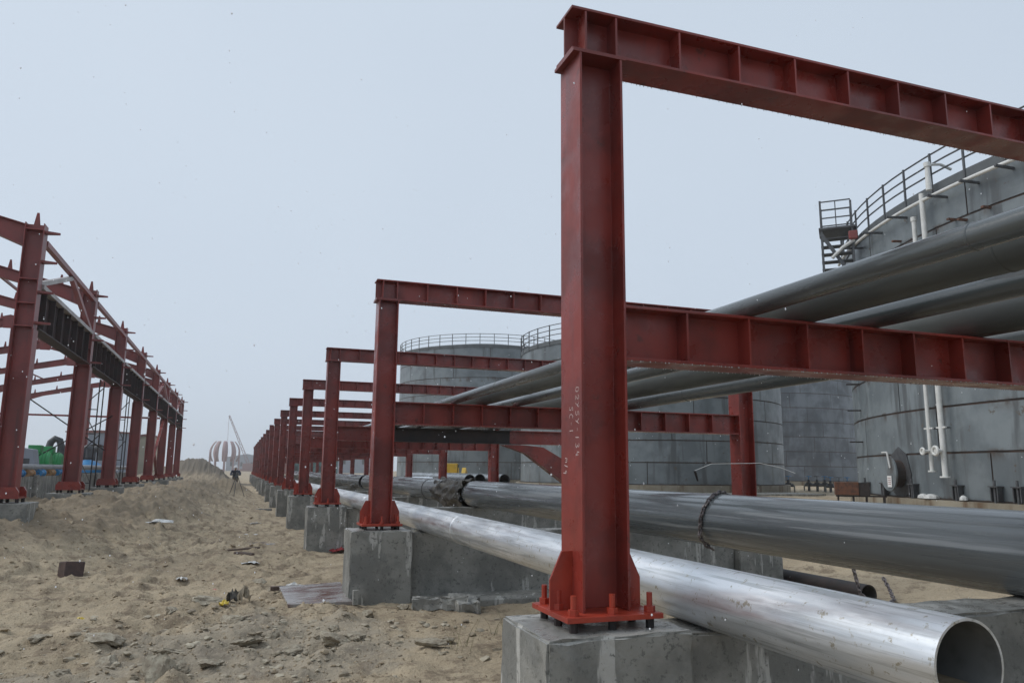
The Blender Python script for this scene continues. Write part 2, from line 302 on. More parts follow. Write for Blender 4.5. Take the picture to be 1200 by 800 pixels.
# ------------------------------------------------------------------ noise and ground height
TAB = RNG.random((256, 256))
def vnoise(x, y):
    xi = np.floor(x).astype(int); yi = np.floor(y).astype(int); fx = x-xi; fy = y-yi
    fx = fx*fx*(3-2*fx); fy = fy*fy*(3-2*fy)
    g = lambda a, b: TAB[a % 256, b % 256]
    return (g(xi,yi)*(1-fx)+g(xi+1,yi)*fx)*(1-fy)+(g(xi,yi+1)*(1-fx)+g(xi+1,yi+1)*fx)*fy
def fbm(x, y, sc, oc=4, gain=.5):
    s = 0; a = 1; t = 0
    for k in range(oc):
        s = s+a*(vnoise(x*sc+17.3*k, y*sc+9.1*k)-.5); t += a; a *= gain; sc *= 2.03
    return s/t
def sst(t): t = np.clip(t, 0, 1); return t*t*(3-2*t)
def height(x, y):
    x = np.asarray(x, float); y = np.asarray(y, float)
    edge = .45+.35*np.sin(y*.21)
    ridge = sst((edge-x+.5*fbm(x, y, .6, 3))/2.9)*sst((y-8.0-2.7*np.clip(x+4.2, -1, 6)+3.0*fbm(x, y, .45, 4))/6.6)
    h = ridge*(.76+.45*fbm(x, y, .45, 4)+.40*fbm(x+7, y-3, 1.1, 5, .65))
    h = h+1.45*np.exp(-(((x+4.9)/2.2)**2+((y-78)/6)**2))*(1+.9*fbm(x, y, .5, 5, .6))
    h = h+1.0*np.exp(-(((x+2.2)/1.7)**2+((y-76)/5)**2))*(1+.9*fbm(x, y, .5, 5, .6))
    h = h+1.0*np.exp(-((x+.35)/1.0)**2-((y-46.2)/1.7)**2)*(1+.6*fbm(x, y, .8, 3))
    far = sst((y-90)/60); h = h*(1-far)
    # bank of sand in front of the first shed column
    right = sst((x-7.6)/3.0); h = h+.22*right
    h = h+.10*np.exp(-((x-5.6)/.9)**2-((y-6.8)/1.6)**2)
    loose = 1-.75*sst((x-1.15)/.5)*(1-right)*(1-sst((y-1)/1)*0)
    nearf = 1-sst((y-60)/80)
    n1 = fbm(x, y, .55, 4)*.20; rdg = 1-np.abs(2*fbm(x, y, 1.3, 4)*2); n2 = (np.clip(rdg, 0, 1)**3)*.07
    n3 = fbm(x, y, 4.0, 5, .75)*.19-np.clip(fbm(x+5, y+9, 2.2, 4, .6)-.13, 0, 1)*.28
    lump = np.clip(fbm(x+30, y, 2.6, 3)-.12, 0, 1)*.45*np.exp(-((x-.3)/1.9)**2-((y-7.2)/2.3)**2)
    n3 = n3*(1+.9*sst((y-13)/8)*sst((.4-x)/1.5))
    return h+(n1+n2-.02+lump)*loose*(.25+.75*nearf)+n3*nearf*(.35+.65*loose)
def hz(x, y): return float(height(np.array([x]), np.array([y]))[0])

def make_ground():
    def axis(fine0, fine1, st, lo, hi, gr=1.09):
        a = list(np.arange(fine0, fine1, st)); d = st
        while a[-1] < hi: d *= gr; a.append(a[-1]+d)
        d = st
        while a[0] > lo: d *= gr; a.insert(0, a[0]-d)
        return np.array(a)
    xs = axis(-5.5, 6.6, .045, -600, 600); ys = axis(4.6, 16.5, .045, -40, 640, 1.021)
    X, Y = np.meshgrid(xs, ys); Z = height(X, Y)
    nx, ny = len(xs), len(ys); idx = np.arange(nx*ny).reshape(ny, nx)
    f = np.stack([idx[:-1,:-1], idx[:-1,1:], idx[1:,1:], idx[1:,:-1]], -1).reshape(-1, 4)
    me = bpy.data.meshes.new('ground'); me.from_pydata(np.stack([X, Y, Z], -1).reshape(-1, 3).tolist(), [], f.tolist()); me.update()
    me.materials.append(M['sand']); me.polygons.foreach_set('use_smooth', [True]*len(me.polygons))
    tag(link('ground', me), 'bare trodden sand of the construction site', None, kind='structure')
make_ground()

# ------------------------------------------------------------------ pipe rack: footings and frames
FR = [3.54] + [9.71+6*i for i in range(15)]
ORD = ['nearest', 'second', 'third', 'fourth', 'fifth', 'sixth', 'seventh', 'eighth', 'ninth', 'tenth', 'eleventh', 'twelfth', 'thirteenth', 'fourteenth', 'fifteenth', 'farthest']
XL, WC, XR = 1.582, .256, 7.04
ZP = .864                                   # pedestal top

def rough_box(x0, x1, y0, y1, z0, z1, seed, n=.006, cell=.07):
    """cast concrete: a box subdivided and roughened, with chipped arrises"""
    bm = bmesh.new(); bmesh.ops.create_cube(bm, size=1)
    bmesh.ops.scale(bm, vec=(x1-x0, y1-y0, z1-z0), verts=bm.verts); bmesh.ops.translate(bm, vec=((x0+x1)/2, (y0+y1)/2, (z0+z1)/2), verts=bm.verts)
    bmesh.ops.bevel(bm, geom=bm.edges[:], offset=.012, segments=2, affect='EDGES')
    for ax in range(3):
        lo, hi = ((x0, x1), (y0, y1), (z0, z1))[ax]; k = int((hi-lo)/cell)
        for i in range(1, k):
            no = [0, 0, 0]; no[ax] = 1; co = [0, 0, 0]; co[ax] = lo+(hi-lo)*i/k
            bmesh.ops.bisect_plane(bm, geom=bm.verts[:]+bm.edges[:]+bm.faces[:], plane_co=co, plane_no=no)
    rr = random.Random(seed)
    for v in bm.verts:
        c = v.co
        e = sum([abs(c.x-x0) < .014 or abs(c.x-x1) < .014, abs(c.y-y0) < .014 or abs(c.y-y1) < .014, abs(c.z-z0) < .014 or abs(c.z-z1) < .014])
        k = n*(1 if e < 2 else 1.6)
        v.co += Vector((rr.uniform(-k, k), rr.uniform(-k, k), rr.uniform(-k, k)))*.5
        if e >= 2 and rr.random() < .12:
            v.co += (Vector(((x0+x1)/2, (y0+y1)/2, (z0+z1)/2))-c).normalized()*rr.uniform(.004, .016)
    for f in bm.faces: f.material_index = 1 if f.normal.z > .8 and f.calc_center_median().z > z1-.03 else 0  # upward faces at the top take the paler concrete
    me = bpy.data.meshes.new('cast_concrete'); bm.to_mesh(me); bm.free()
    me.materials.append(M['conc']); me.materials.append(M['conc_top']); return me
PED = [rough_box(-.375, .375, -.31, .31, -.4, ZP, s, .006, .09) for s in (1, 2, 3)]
for i, Y in enumerate(FR):
    e = empty('concrete_footing', (0, Y, 0), f'{ORD[i]} wet grey concrete footing under the pipe rack frames', 'footing', 'concrete footings of the pipe rack')
    for k, cx in enumerate((1.70, XR+.15)):
        o = link('pedestal', PED[(i+k) % 3], e, (cx, 0, 0)); o.rotation_euler[2] = PI*(i % 2)
    wl = rough_box(2.078, XR-.228, -.2, .2, -.3, .828, 40+i, .006, .14 if i < 3 else .5)
    link('tie_wall', wl, e)
    build(MB().prism([(-.62, -.3), (.3, -.3), (.3, .09), (-.55, .085), (-.6, .05)], 'x', 2.2, XR-.4), 'strip_base', M['conc'], e, bevel=.01 if i < 2 else 0)

def col_mesh(): return MB().prism(hprof(WC, .256, .014, .010), 'z', .937, 3.80)
def bolt_mesh():
    b = MB().tube([(0,0,-.035),(0,0,.128)], .0145, 10); b.prism([(-.042,-.042),(.042,-.042),(.042,.042),(-.042,.042)], 'z', .026, .038)
    b.tube([(0,0,.0385),(0,0,.066)], .027, 6); return b
def nut_mesh(): return MB().tube([(0,0,-.052),(0,0,.0)], .02, 6)
def gus_mesh(s):
    return MB().prism([(0, .0), (s*.118, .0), (s*.118, .14), (s*.055, .275), (0, .275)], 'y', -.007, .007)
def hbeam_x(x0, x1, h, w, tf=.016, tw=.010):
    p = [(b, a) for a, b in hprof(h, w, tf, tw)]; return MB().prism(p, 'x', x0, x1)
def stiff(h, w): return MB().box(-.006, .006, .0052, w/2-.004, -h/2+.0165, h/2-.0165).box(-.006, .006, -w/2+.004, -.0052, -h/2+.0165, h/2-.0165)
def frame(i, Y):
    near = i < 2
    zb = 4.10 if i == 0 else 4.04           # top of the top beam
    ht = .26; hl = .29; zl = 2.455
    e = empty('pipe_rack_frame', (0, Y, 0), f'{ORD[i]} red steel portal frame of the pipe rack' + (', white handwriting on its left column' if i == 0 else ''), 'steel frame', 'red steel pipe rack frames')
    red = M['red']
    ctop = zb-ht-.018
    for k, cx in enumerate((XL+WC/2, XR+WC/2)):
        c = link('column', cached(('col', i == 0), lambda: MB().prism(hprof(WC, .256, .014, .010), 'z', .937, ctop), 'column', red), e, (cx, 0, 0), bevel=.002 if near else 0)
        link('base_plate', cached('bp', lambda: MB().box(-.25, .25, -.225, .225, .912, .9365), 'base_plate', M['red_base']), c, bevel=.002 if near else 0)
        link('cap_plate', cached('cap', lambda: MB().box(-.165, .15, -.13, .13, 0, .0175), 'cap_plate', red), c, (0, 0, ctop))
        for s in (-1, 1):
            link('gusset', cached(('g', s), lambda: gus_mesh(s), 'gusset', M['red_base']), c, (s*WC/2, 0, .9368))
            if near:
                build(MB().box(-.006, .006, 0, s*.085, 0, .18) if 0 else MB().prism([(s*.128, 0), (s*.205, 0), (s*.205, .05), (s*.128, .17)], 'x', -.006, .006), 'gusset', M['red_base'], c, (-.06, 0, .9368)) if k == 9 else None
        if i < 7:
            for bx, by in ((-.2,-.18),(0,-.18),(.2,-.18),(-.2,.18),(0,.18),(.2,.18),(-.2,0.0),(.2,0.0)):
                o = link('anchor_bolt', cached('bolt', bolt_mesh, 'anchor_bolt', M['red_base'], True), c, (bx, by, .9)); o.rotation_euler[2] = random.uniform(-.3, .3)
                if i < 4: link('levelling_nut', cached('nut', nut_mesh, 'levelling_nut', M['black_steel']), c, (bx, by, .911))
        if i == 0 and k == 0: handwriting(c, -WC/2)
    zc = zb-ht/2
    tb = link('top_beam', cached(('tb',), lambda: hbeam_x(XL-.035, XR+WC+.035, ht, .22), 'top_beam', red), e, (0, 0, zc), bevel=.002 if near else 0)
    sx = [XL+.045+WC*.02, XL+.235] + [XL+.235+.405*q for q in range(1, 13)] + [XR+.02, XR+.22]
    for x in sx: link('stiffener', cached('st_t', lambda: stiff(ht, .22), 'stiffener', red), tb, (x, 0, 0))
    zc = zl-hl/2
    if i == 2:      # middle length of the lower beam is coloured black
        lb = build(hbeam_x(XL+WC+.004, 2.65, hl, .22), 'lower_beam', red, e, (0, 0, zc))
        build(hbeam_x(2.651, 5.55, hl, .21), 'black_mid_beam', M['black_steel'], e, (0, 0, zc))['label'] = 'black middle length of the lower beam'
        l2 = build(hbeam_x(5.551, XR-.004, hl, .22), 'lower_beam', red, e, (0, 0, zc))
        hb = MB().prism([(5.35, -.02), (5.9, -.02), (6.3, -.06), (XR-.004, -.45), (XR-.004, -.98), (6.5, -.62), (5.9, -.2)], 'y', -.11, .11)
        build(hb, 'haunch', red, e, (0, 0, zl-hl-.0))
    else:
        lb = link('lower_beam', cached('lb', lambda: hbeam_x(XL+WC+.004, XR-.004, hl, .22), 'lower_beam', red), e, (0, 0, zc), bevel=.002 if near else 0)
        for q in range(13):
            x = XL+WC+.38+.405*q*.98
            if x < XR-.1: link('stiffener', cached('st_l', lambda: stiff(hl, .22), 'stiffener', red), lb, (x, 0, 0))
    if i < 3:
        for sx_ in ((XL+WC+.02,) if i < 3 else ()):
            for zz in (-.09, -.03, .03, .09):
                link('bolt_head', cached('bh', lambda: MB().tube([(0, -.012, 0), (0, .012, 0)], .012, 6), 'bolt_head', red), lb, (sx_+.03, -.016, zz))
    if i < 2:       # rain hanging from the lower edges
        d = MB(); rr = random.Random(5+i)
        for b_x0, b_x1, yy, zz in ((XL+WC, XR, -.11, zl-hl), (XL+WC, XR, .11, zl-hl), (XL, XR, .108, zb-ht)):
            x = b_x0
            while x < b_x1:
                x += rr.uniform(.012, .055); r = rr.uniform(.002, .0038)
                d.lathe([(0, -r*2.4), (r*.8, -r*1.7), (r, -r), (r*.5, 0)], (x, yy+rr.uniform(-.003, .003), zz+.0005), 6)
        o = build(d, 'rain_drops', M['water'], e, smooth=True, ang=80); o['kind'] = 'stuff'

GL = {'0': [[(.5,0),(.2,.15),(.1,.5),(.25,.9),(.5,1),(.8,.85),(.9,.5),(.75,.12),(.5,0)]], '2': [[(.1,.8),(.4,1),(.8,.85),(.75,.6),(.1,.02),(.9,.05)]],
      'X': [[(.1,0),(.9,1)],[(.1,.95),(.5,.55)]], '5': [[(.85,1),(.25,.95),(.2,.55),(.65,.6),(.85,.3),(.5,0),(.1,.1)]], 'Y': [[(.1,1),(.5,.5)],[(.95,1),(.3,0)]],
      '-': [[(.2,.5),(.8,.5)]], '1': [[(.5,1),(.5,0)]], '3': [[(.1,.9),(.6,1),(.8,.75),(.4,.55),(.85,.3),(.5,0),(.1,.1)]], '4': [[(.3,1),(.15,.4),(.9,.4)],[(.7,.8),(.65,0)]],
      'S': [[(.85,.9),(.4,1),(.15,.75),(.75,.4),(.6,.05),(.1,.1)]], 'C': [[(.85,.85),(.5,1),(.15,.6),(.2,.15),(.6,0),(.9,.15)]],
      'm': [[(0,0),(.15,.6),(.4,.5),(.5,.05),(.6,.6),(.9,.5),(.95,0)]], '/': [[(.2,0),(.7,1)]], '9': [[(.8,.8),(.4,1),(.15,.75),(.45,.5),(.8,.75),(.7,0)]]}
def handwriting(c, xf):
    b = MB()
    def stroke(p, q):
        p, q = Vector(p), Vector(q); t = (q-p).normalized(); nrm = Vector((0, -t.z, t.y))*.0017
        vs = [p+nrm, p-nrm, q-nrm, q+nrm]; b.add([(xf-.0008, v.y, v.z) for v in vs], [(0, 1, 2, 3)])
    def line(txt, y0, z0, adv, hgt, tilt=0):
        rr = random.Random(3)
        for k, ch in enumerate(txt):
            for st in GL[ch]:
                pts = []
                for (a, u_) in st:     # advance runs down the column, letter tops point to the near edge
                    pts.append((0, y0-hgt*u_+tilt*k*adv+rr.uniform(-.001, .001), z0-adv*k-adv*.72*a+rr.uniform(-.001, .001)))
                for p, q in zip(pts, pts[1:]): stroke(p, q)
    line('02X5Y-134', -.055, 2.020, .0400, .042)
    line('SC-1', .02, 1.925, .0370, .045)
    line('m/9', .075, 1.665, .03, .045, .4)
    build(b, 'handwriting', M['chalk'], c)['label'] = 'white handwritten numbers on the left flange'
for i, Y in enumerate(FR): frame(i, Y)

# ------------------------------------------------------------------ pipes
def straight_pipe(name, x, z, r, y0, y1, mats, label, group, n=40, t=.009, welds=()):
    e = tag(build(MB().pipe((x, y0, z), (x, y1, z), r, t, n), name, mats, smooth=True), label, 'pipe', group)
    for y in welds:
        build(MB().lathe([(r-.001, y-.008), (r+.003, y-.004), (r+.003, y+.004), (r-.001, y+.008)], (x, 0, z), n, axis='y'), 'weld_bead', mats[0], e, smooth=True)
    return e
ZB = 2.457
for lab, x, r, mm, kk in (('slimmest dark pipe at the left edge of the upper rack row', 2.64, .055, 'rack_pipe', 0), ('second dark pipe from the left on the upper rack beams', 3.055, .112, 'rack_pipe2', 0),
                      ('middle slender dark wet pipe on the upper rack beams', 3.53, .066, 'rack_pipe', 0), ('thickest olive grey pipe on the upper rack beams', 4.37, .142, 'rack_pipe2', 0),
                      ('rightmost dark pipe on the upper rack beams', 5.15, .1, 'rack_pipe', 0)):
    straight_pipe('rack_pipe', x, ZB+r, r, -3, 101, [M[mm], M['galv_in']], lab, 'pipes on the upper rack beams', welds=[1.9+r*3+5.8*q for q in range(7)])
sp = straight_pipe('galvanised_pipe', 2.285, .832+.152, .152, 1.95, 20.2, [M['galv'], M['galv_in']], 'shiny galvanised pipe with open near end lying beside the nearest column', 'galvanised pipes along the footings', 64, welds=(7.9, 14.0))
sandfill = MB().prism([(math.cos(a)*.141, math.sin(a)*.141) for a in np.linspace(-2.6, -.62, 12)], 'y', 1.98, 3.2)
build(sandfill, 'sand_in_pipe', M['clay'], None, (2.285, 0, .984)); o = bpy.data.objects['sand_in_pipe']; tag(o, 'drift of sand inside the open end of the galvanised pipe', 'sand', kind='stuff')
straight_pipe('galvanised_pipe', 2.27, .832+.15, .15, 21.9, 58, [M['galv'], M['galv_in']], 'farther galvanised pipe with dark open end behind the fourth column', 'galvanised pipes along the footings', 40)
# big grey pipe
XG, RG = 4.83, .272; ZG = .83+RG
g1 = empty('large_grey_pipe', (XG, 0, ZG), 'large wet grey pipe with a chain round it running right to left', 'pipe', 'large grey pipes')
build(MB().lathe([(RG-.012, -2.5), (RG, -2.5), (RG, 15.75), (RG*.97, 15.95), (RG*.85, 16.12), (RG*.6, 16.24), (.0, 16.29)], n=72, axis='y'), 'shell', M['grey_pipe'], g1, smooth=True, ang=60)
for y in (10.3,): build(MB().lathe([(RG-.001, y-.01), (RG+.004, y-.005), (RG+.004, y+.005), (RG-.001, y+.01)], n=72, axis='y'), 'weld_bead', M['grey_pipe'], g1, smooth=True)
g2 = empty('large_grey_pipe', (XG-.02, 0, ZG), 'large grey pipe beyond the black sheeting, under the second frame', 'pipe', 'large grey pipes')
build(MB().pipe((0, 18.15, 0), (0, 30.2, 0), RG, .012, 64), 'shell', [M['grey_pipe'], M['galv_in']], g2, smooth=True)
for y in (19.7, 24.2): build(MB().lathe([(RG-.001, y-.03), (RG+.006, y-.03), (RG+.006, y+.03), (RG-.001, y+.03)], n=48, axis='y'), 'strap', M['black_steel'], g2, smooth=True)
g3 = empty('large_grey_pipe', (XG-.05, 0, ZG), 'farthest length of large grey pipe under the rack', 'pipe', 'large grey pipes')
build(MB().pipe((0, 30.6, 0), (0, 70, 0), RG, .012, 40), 'shell', [M['grey_pipe'], M['galv_in']], g3, smooth=True)
# black sheeting wrapped over the joint
tb = MB(); nA, nL = 40, 26
for a in range(nL+1):
    y = 16.1+2.5*a/nL
    for k in range(nA+1):
        q = -2.7+5.4*k/nA
        rr = .30+.04*math.sin(9*q+3*y)*math.sin(5*y)+.05*(random.random()-.5)*.6+.05*max(0, math.cos(3*q+y*4))*abs(q)/2
        sag = .06*math.sin(PI*a/nL)
        tb.v.append((XG+math.sin(q)*rr, y+.05*math.sin(7*q), ZG+math.cos(q)*rr-sag))
for a in range(nL):
    for k in range(nA):
        tb.f.append((a*(nA+1)+k, a*(nA+1)+k+1, (a+1)*(nA+1)+k+1, (a+1)*(nA+1)+k)); tb.mi.append(0)
o = build(tb, 'black_sheeting', M['tarp'], smooth=True, ang=50); so_ = o.modifiers.new('thick', 'SOLIDIFY'); so_.thickness = .006
tag(o, 'crumpled black sheeting wrapped round the joint of the large grey pipes', 'sheeting')
# chain round the pipe
def chain(name, pts, label, wire=.0055, ln=.036, wd=.012):
    b = MB(); P = [Vector(p) for p in pts]; d = 0; seg = []; L_ = [0]
    for p, q in zip(P, P[1:]): L_.append(L_[-1]+(q-p).length)
    def at(s):
        for k in range(len(P)-1):
            if s <= L_[k+1]: return P[k].lerp(P[k+1], (s-L_[k])/max(1e-6, L_[k+1]-L_[k])), (P[k+1]-P[k]).normalized()
        return P[-1], (P[-1]-P[-2]).normalized()
    s = 0; k = 0
    while s < L_[-1]:
        c, t = at(s); ref = Vector((0, 0, 1)) if abs(t.z) < .8 else Vector((1, 0, 0)); e1 = t.cross(ref).normalized(); e2 = t.cross(e1)
        e = e1 if k % 2 == 0 else e2; pth = []
        for q in range(10):
            a = 2*PI*q/10; pth.append(c+t*math.cos(a)*ln*.75+e*math.sin(a)*wd)
        b.tube(pth, wire, 5, closed=True); s += ln; k += 1
    return tag(build(b, name, M['chain'], smooth=True), label, 'chain')
pts = []
for k in range(40):
    q = -2.6+4.6*k/39; rr = RG+.018+(.03 if abs(q) > 2 else 0); pts.append((XG+math.sin(q)*rr, 6.95+.05*math.sin(q*2)+.03*q, ZG+math.cos(q)*rr))
chain('chain', pts, 'twisted steel chain looped round the large grey pipe', .010, .052, .017)
q0 = hz(7.5, 7.6)
chain('chain', [(7.42, 7.9, q0+.45), (7.42, 7.8, q0+.12), (7.45, 7.65, q0+.03), (7.6, 7.55, q0+.03), (7.85, 7.7, q0+.05), (8.05, 7.95, q0+.12), (8.15, 8.15, q0+.25)], 'slack chain lying on the sand below the grey pipe', .011, .055, .018)
straight_pipe('dark_pipe', 7.75, hz(7.75, 9)+.06, .13, 8.0, 12.4, [M['black_steel'], M['galv_in']], 'short dark pipe lying on the sand behind the large grey pipe', None, 32)
tag(build(MB().box(-1.1, 1.1, -.11, .11, 0, .035), 'timber_plank', M['wood'], None, (5.9, 3.62, .832), .02, bevel=.004), 'dark wet plank lying on the nearest footing wall', 'plank')

# small pipes stacked beyond the rack on the right
for k, (x, z) in enumerate(((8.9, 1.31), (9.42, 1.31), (9.95, 1.31), (10.5, 1.31))):
    straight_pipe('stacked_pipe', x, z-.12+.02*(k % 2), .24, 30+.3*(k % 2), 42, [M['rack_pipe'], M['black_steel']], f'{["leftmost", "second", "third", "rightmost"][k]} dark open ended pipe of the stack behind the rack', 'stacked pipes behind the rack', 28, .02)
for k in range(2):
    tag(build(MB().box(8.3, 11.0, 31+5*k, 31.3+5*k, .1, .94), 'pipe_bearer', M['conc']), f'{["nearer", "farther"][k]} concrete bearer under the stacked pipes', 'bearer', 'bearers under the stacked pipes')
e = empty('galvanised_pipe_bundle', (0, 0, 0), None, None); bpy.data.objects.remove(e)
for k in range(2):
    tag(build(MB().pipe((7.6, 35+.7*k, 1.0+.02*k), (11.2, 36.5+.7*k, 1.0), .26, .02, 28), 'galvanised_pipe', [M['galv'], M['galv_in']], smooth=True), f'{["nearer", "farther"][k]} pale pipe lying across behind the pipe stack', 'pipe', 'pale pipes behind the stack')
tag(build(MB().box(7.6, 11.4, 35.4, 37.2, .1, .74), 'bearer', M['conc']), 'low concrete bearer under the pale crosswise pipes', 'bearer')

# ------------------------------------------------------------------ tanks
def polar(b, d): return d*math.sin(math.radians(b)), d*math.cos(math.radians(b))
def tank(b, D, R, z0, z1, nc, npl, label, old=False, phase=0.0, rail=True):
    cx, cy = polar(b, D); e = empty('storage_tank', (cx, cy, 0), label, 'storage tank', 'steel storage tanks')
    th0 = math.atan2(-cy, -cx)                       # towards the camera
    ta = M['tank_old'] if old else M['tank']; hc = (z1-z0)/nc; da = 2*PI/npl; gap = .05/R
    build(MB().lathe([(R-.03, z0), (R-.03, z1-.02)], n=160), 'shell', M['seam'], e, smooth=True)
    def plate():
        p = MB(); n = 12; a0, a1 = -da/2+gap/2, da/2-gap/2; g = .035; q = []
        for rr, hh in ((R-.028, g), (R, g), (R, hc-g), (R-.028, hc-g)): q.append((rr, hh))
        p.lathe(q, n=n, a0=a0, a1=a1)
        return p
    me = plate().mesh('shell_plate', ta, True)
    for c in range(nc):
        for k in range(npl):
            th = phase+da*(k+(.5 if c % 2 else 0)+.13*(c % 3))
            dd = (th-th0+PI) % (2*PI)-PI
            if abs(dd) < 1.75+da/2: link('shell_plate', me, e, (0, 0, z0+c*hc), th)
    build(MB().lathe([(R-.01, z1-.3), (R+.05, z1-.3), (R+.05, z1), (R*.5, z1+.9), (.01, z1+1.3)], n=160), 'roof', M['tank_roof'], e, smooth=True)
    build(MB().lathe([(R+.35, -.3), (R+.35, z0-.02), (R-.4, z0-.005)], n=160), 'foundation_ring', M['conc_old'], e, smooth=True)
    build(MB().lathe([(R-.02, z0), (R+.09, z0), (R+.09, z0+.02), (R-.02, z0+.02)], n=160), 'bottom_plate', M['seam'], e, smooth=True)
    if rail:
        for hgt in (.4, .75, 1.1):
            build(MB().tube([((R+.02)*math.cos(2*PI*k/120), (R+.02)*math.sin(2*PI*k/120), z1+hgt) for k in range(120)], .03, 6, closed=True), 'handrail', M['dark_steel'], e, smooth=True)
        pm = MB().box(-.03, .03, -.03, .03, -.35, 1.13).mesh('rail_post', M['dark_steel']); N = int(R*4.4)
        for k in range(N):
            q = 2*PI*k/N; link('rail_post', pm, e, ((R+.055)*math.cos(q), (R+.055)*math.sin(q), z1), q)
    return e, cx, cy
tR, rx, ry = tank(69.75, 42.3, 18.46, .8, 11.25, 7, 20, 'nearest grey storage tank at the right edge with white pipes and manhole', phase=.35)
t2, x2, y2 = tank(29.76, 58.37, 9.59, .8, 10.45, 7, 10, 'middle grey storage tank seen behind the nearest red column', phase=.1)
t4, x4, y4 = tank(17.6, 85, 9.6, .7, 14.1, 8, 10, 'farther pale grey storage tank left of the nearest column', phase=.6)
t3, x3, y3 = tank(37.6, 105, 12.1, .7, 17.5, 10, 14, 'bluish patchy storage tank in the gap between two grey tanks', old=True, rail=False, phase=.2)

# fittings of the nearest tank, placed by bearing on its shell
def on_tank(b, off=0.0, R=18.46, bc=69.75, D=42.3):
    dl = math.radians(bc-b); s = D*math.cos(dl)-math.sqrt(max(0, R*R-(D*math.sin(dl))**2)); x, y = polar(b, s)
    nx, ny = (x-rx)/R, (y-ry)/R
    return Vector((x+nx*off-rx, y+ny*off-ry, 0)), math.atan2(ny, nx), s
def zat(tan, s): return 1.6+tan*s
for b_, z1_, z0_, r_ in ((48.88, 9.0, 1.68, .065), (49.6, 11.0, 1.5, .085)):
    p, q, s = on_tank(b_, .32)
    w = build(MB().tube([(p.x, p.y, z0_), (p.x, p.y, z1_)], r_, 14).lathe([(r_, z0_), (r_*1.9, z0_), (r_*1.9, z0_+.05), (r_, z0_+.05)], (p.x, p.y, 0), 14), 'white_riser_pipe', M['white'], tR, smooth=True)
    n_ = Vector((math.cos(q), math.sin(q), 0)); tn = Vector((-n_.y, n_.x, 0))
    for zz in (3.1, 5.2, 7.3, 9.2): build(bar(MB(), p+Vector((0, 0, zz))-tn*.22, p+Vector((0, 0, zz))+tn*.22, .05), 'pipe_clamp', M['white'], w); build(bar(MB(), p+Vector((0, 0, zz)), p-n_*.3+Vector((0, 0, zz)), .05), 'bracket', M['dark_steel'], w)
    c0 = p+Vector((0, 0, 2.35))-tn*.0
    hd = MB()
    hd.tube([c0, c0+n_*.28], r_*.8, 12); hd.tube([c0+n_*.28+(tn*math.cos(a)+Vector((0,0,1))*math.sin(a))*r_*1.5 for a in np.linspace(0, 2*PI, 16)[:-1]], r_*.55, 8, closed=True)
    build(hd, 'branch_flange', M['white'], w, smooth=True)
ringp = []
for b_ in np.linspace(44.1, 58, 40): p, q, s = on_tank(float(b_), .33); ringp.append((p.x, p.y, 10.75))
build(MB().tube(ringp, .06, 10), 'foam_ring_pipe', M['white'], tR, smooth=True)
for b_ in (45.2, 46.5, 48.1, 50.6, 52.5, 54.5):
    p, q, s = on_tank(b_, .0); n_ = Vector((math.cos(q), math.sin(q), 0)); pz = p+Vector((0, 0, 10.62))
    build(bar(MB(), pz-n_*.05, pz+n_*.75, .07), 'pipe_bracket', M['dark_steel'], tR)
p, q, s = on_tank(50.05, .3); n_ = Vector((math.cos(q), math.sin(q), 0)); tn = Vector((-n_.y, n_.x, 0))
build(MB().tube([p+Vector((0,0,11.0)), p+Vector((0,0,11.95))], [.1, .07], 12).tube([p+Vector((0,0,11.82)), p+Vector((0,0,11.97))], .11, 12).tube([p+Vector((0,0,11.9)), p-n_*.5+Vector((0,0,11.95)), p-n_*.9+Vector((0,0,11.8))], .05, 8), 'foam_chamber', M['white'], tR, smooth=True)
p, q, s = on_tank(48.98, .3); build(MB().tube([p+Vector((0,0,9.0)), p+Vector((0,0,10.35))], .075, 12).tube([p+Vector((0,0,10.2)), p+Vector((0,0,10.35))], .1, 12), 'foam_chamber', M['white'], tR, smooth=True)
# manhole
p, q, s = on_tank(46.5, 0.0); n_ = Vector((math.cos(q), math.sin(q), 0)); tn = Vector((-n_.y, n_.x, 0)); zc = 1.62
def disc(c, n_, r, d, seg=28, sx=1, sz=1):
    b = MB(); tn = Vector((-n_.y, n_.x, 0)); k = []
    for dd in (0, d):
        for a in range(seg): k.append(c+n_*dd+(tn*math.cos(2*PI*a/seg)*sx+Vector((0,0,1))*math.sin(2*PI*a/seg)*sz)*r)
    return b.add(k, [tuple(range(seg)), tuple(range(seg, 2*seg))]+[(a, (a+1) % seg, seg+(a+1) % seg, seg+a) for a in range(seg)])
mh = build(disc(p+Vector((0,0,zc)), n_, .95, .03, 8, .85, 1), 'manhole', M['dark_steel'], tR)
build(disc(p+Vector((0,0,zc))+n_*.03, n_, .48, .35), 'manhole_neck', M['seam'], mh); build(disc(p+Vector((0,0,zc))+n_*.38, n_, .62, .06, 28), 'manhole_cover', M['tank'], mh)
build(MB().tube([p+n_*.5+tn*.3+Vector((0,0,zc+.2)), p+n_*.55+tn*.25+Vector((0,0,zc+.75)), p+n_*.5-tn*.25+Vector((0,0,zc+.75))], .03, 8), 'davit', M['white'], mh, smooth=True)
ps = p+n_*.46+tn*.12+Vector((0,0,zc-.28)); sg = MB()
v = [ps-tn*.16-Vector((0,0,.2)), ps+tn*.16-Vector((0,0,.2)), ps+tn*.16+Vector((0,0,.2)), ps-tn*.16+Vector((0,0,.2))]
sg.add(v+[a+n_*.01 for a in v], [(0,1,2,3),(4,5,6,7),(0,1,5,4),(1,2,6,5),(2,3,7,6),(3,0,4,7)])
ns = build(sg, 'notice', M['sign'], mh)
pr = MB()
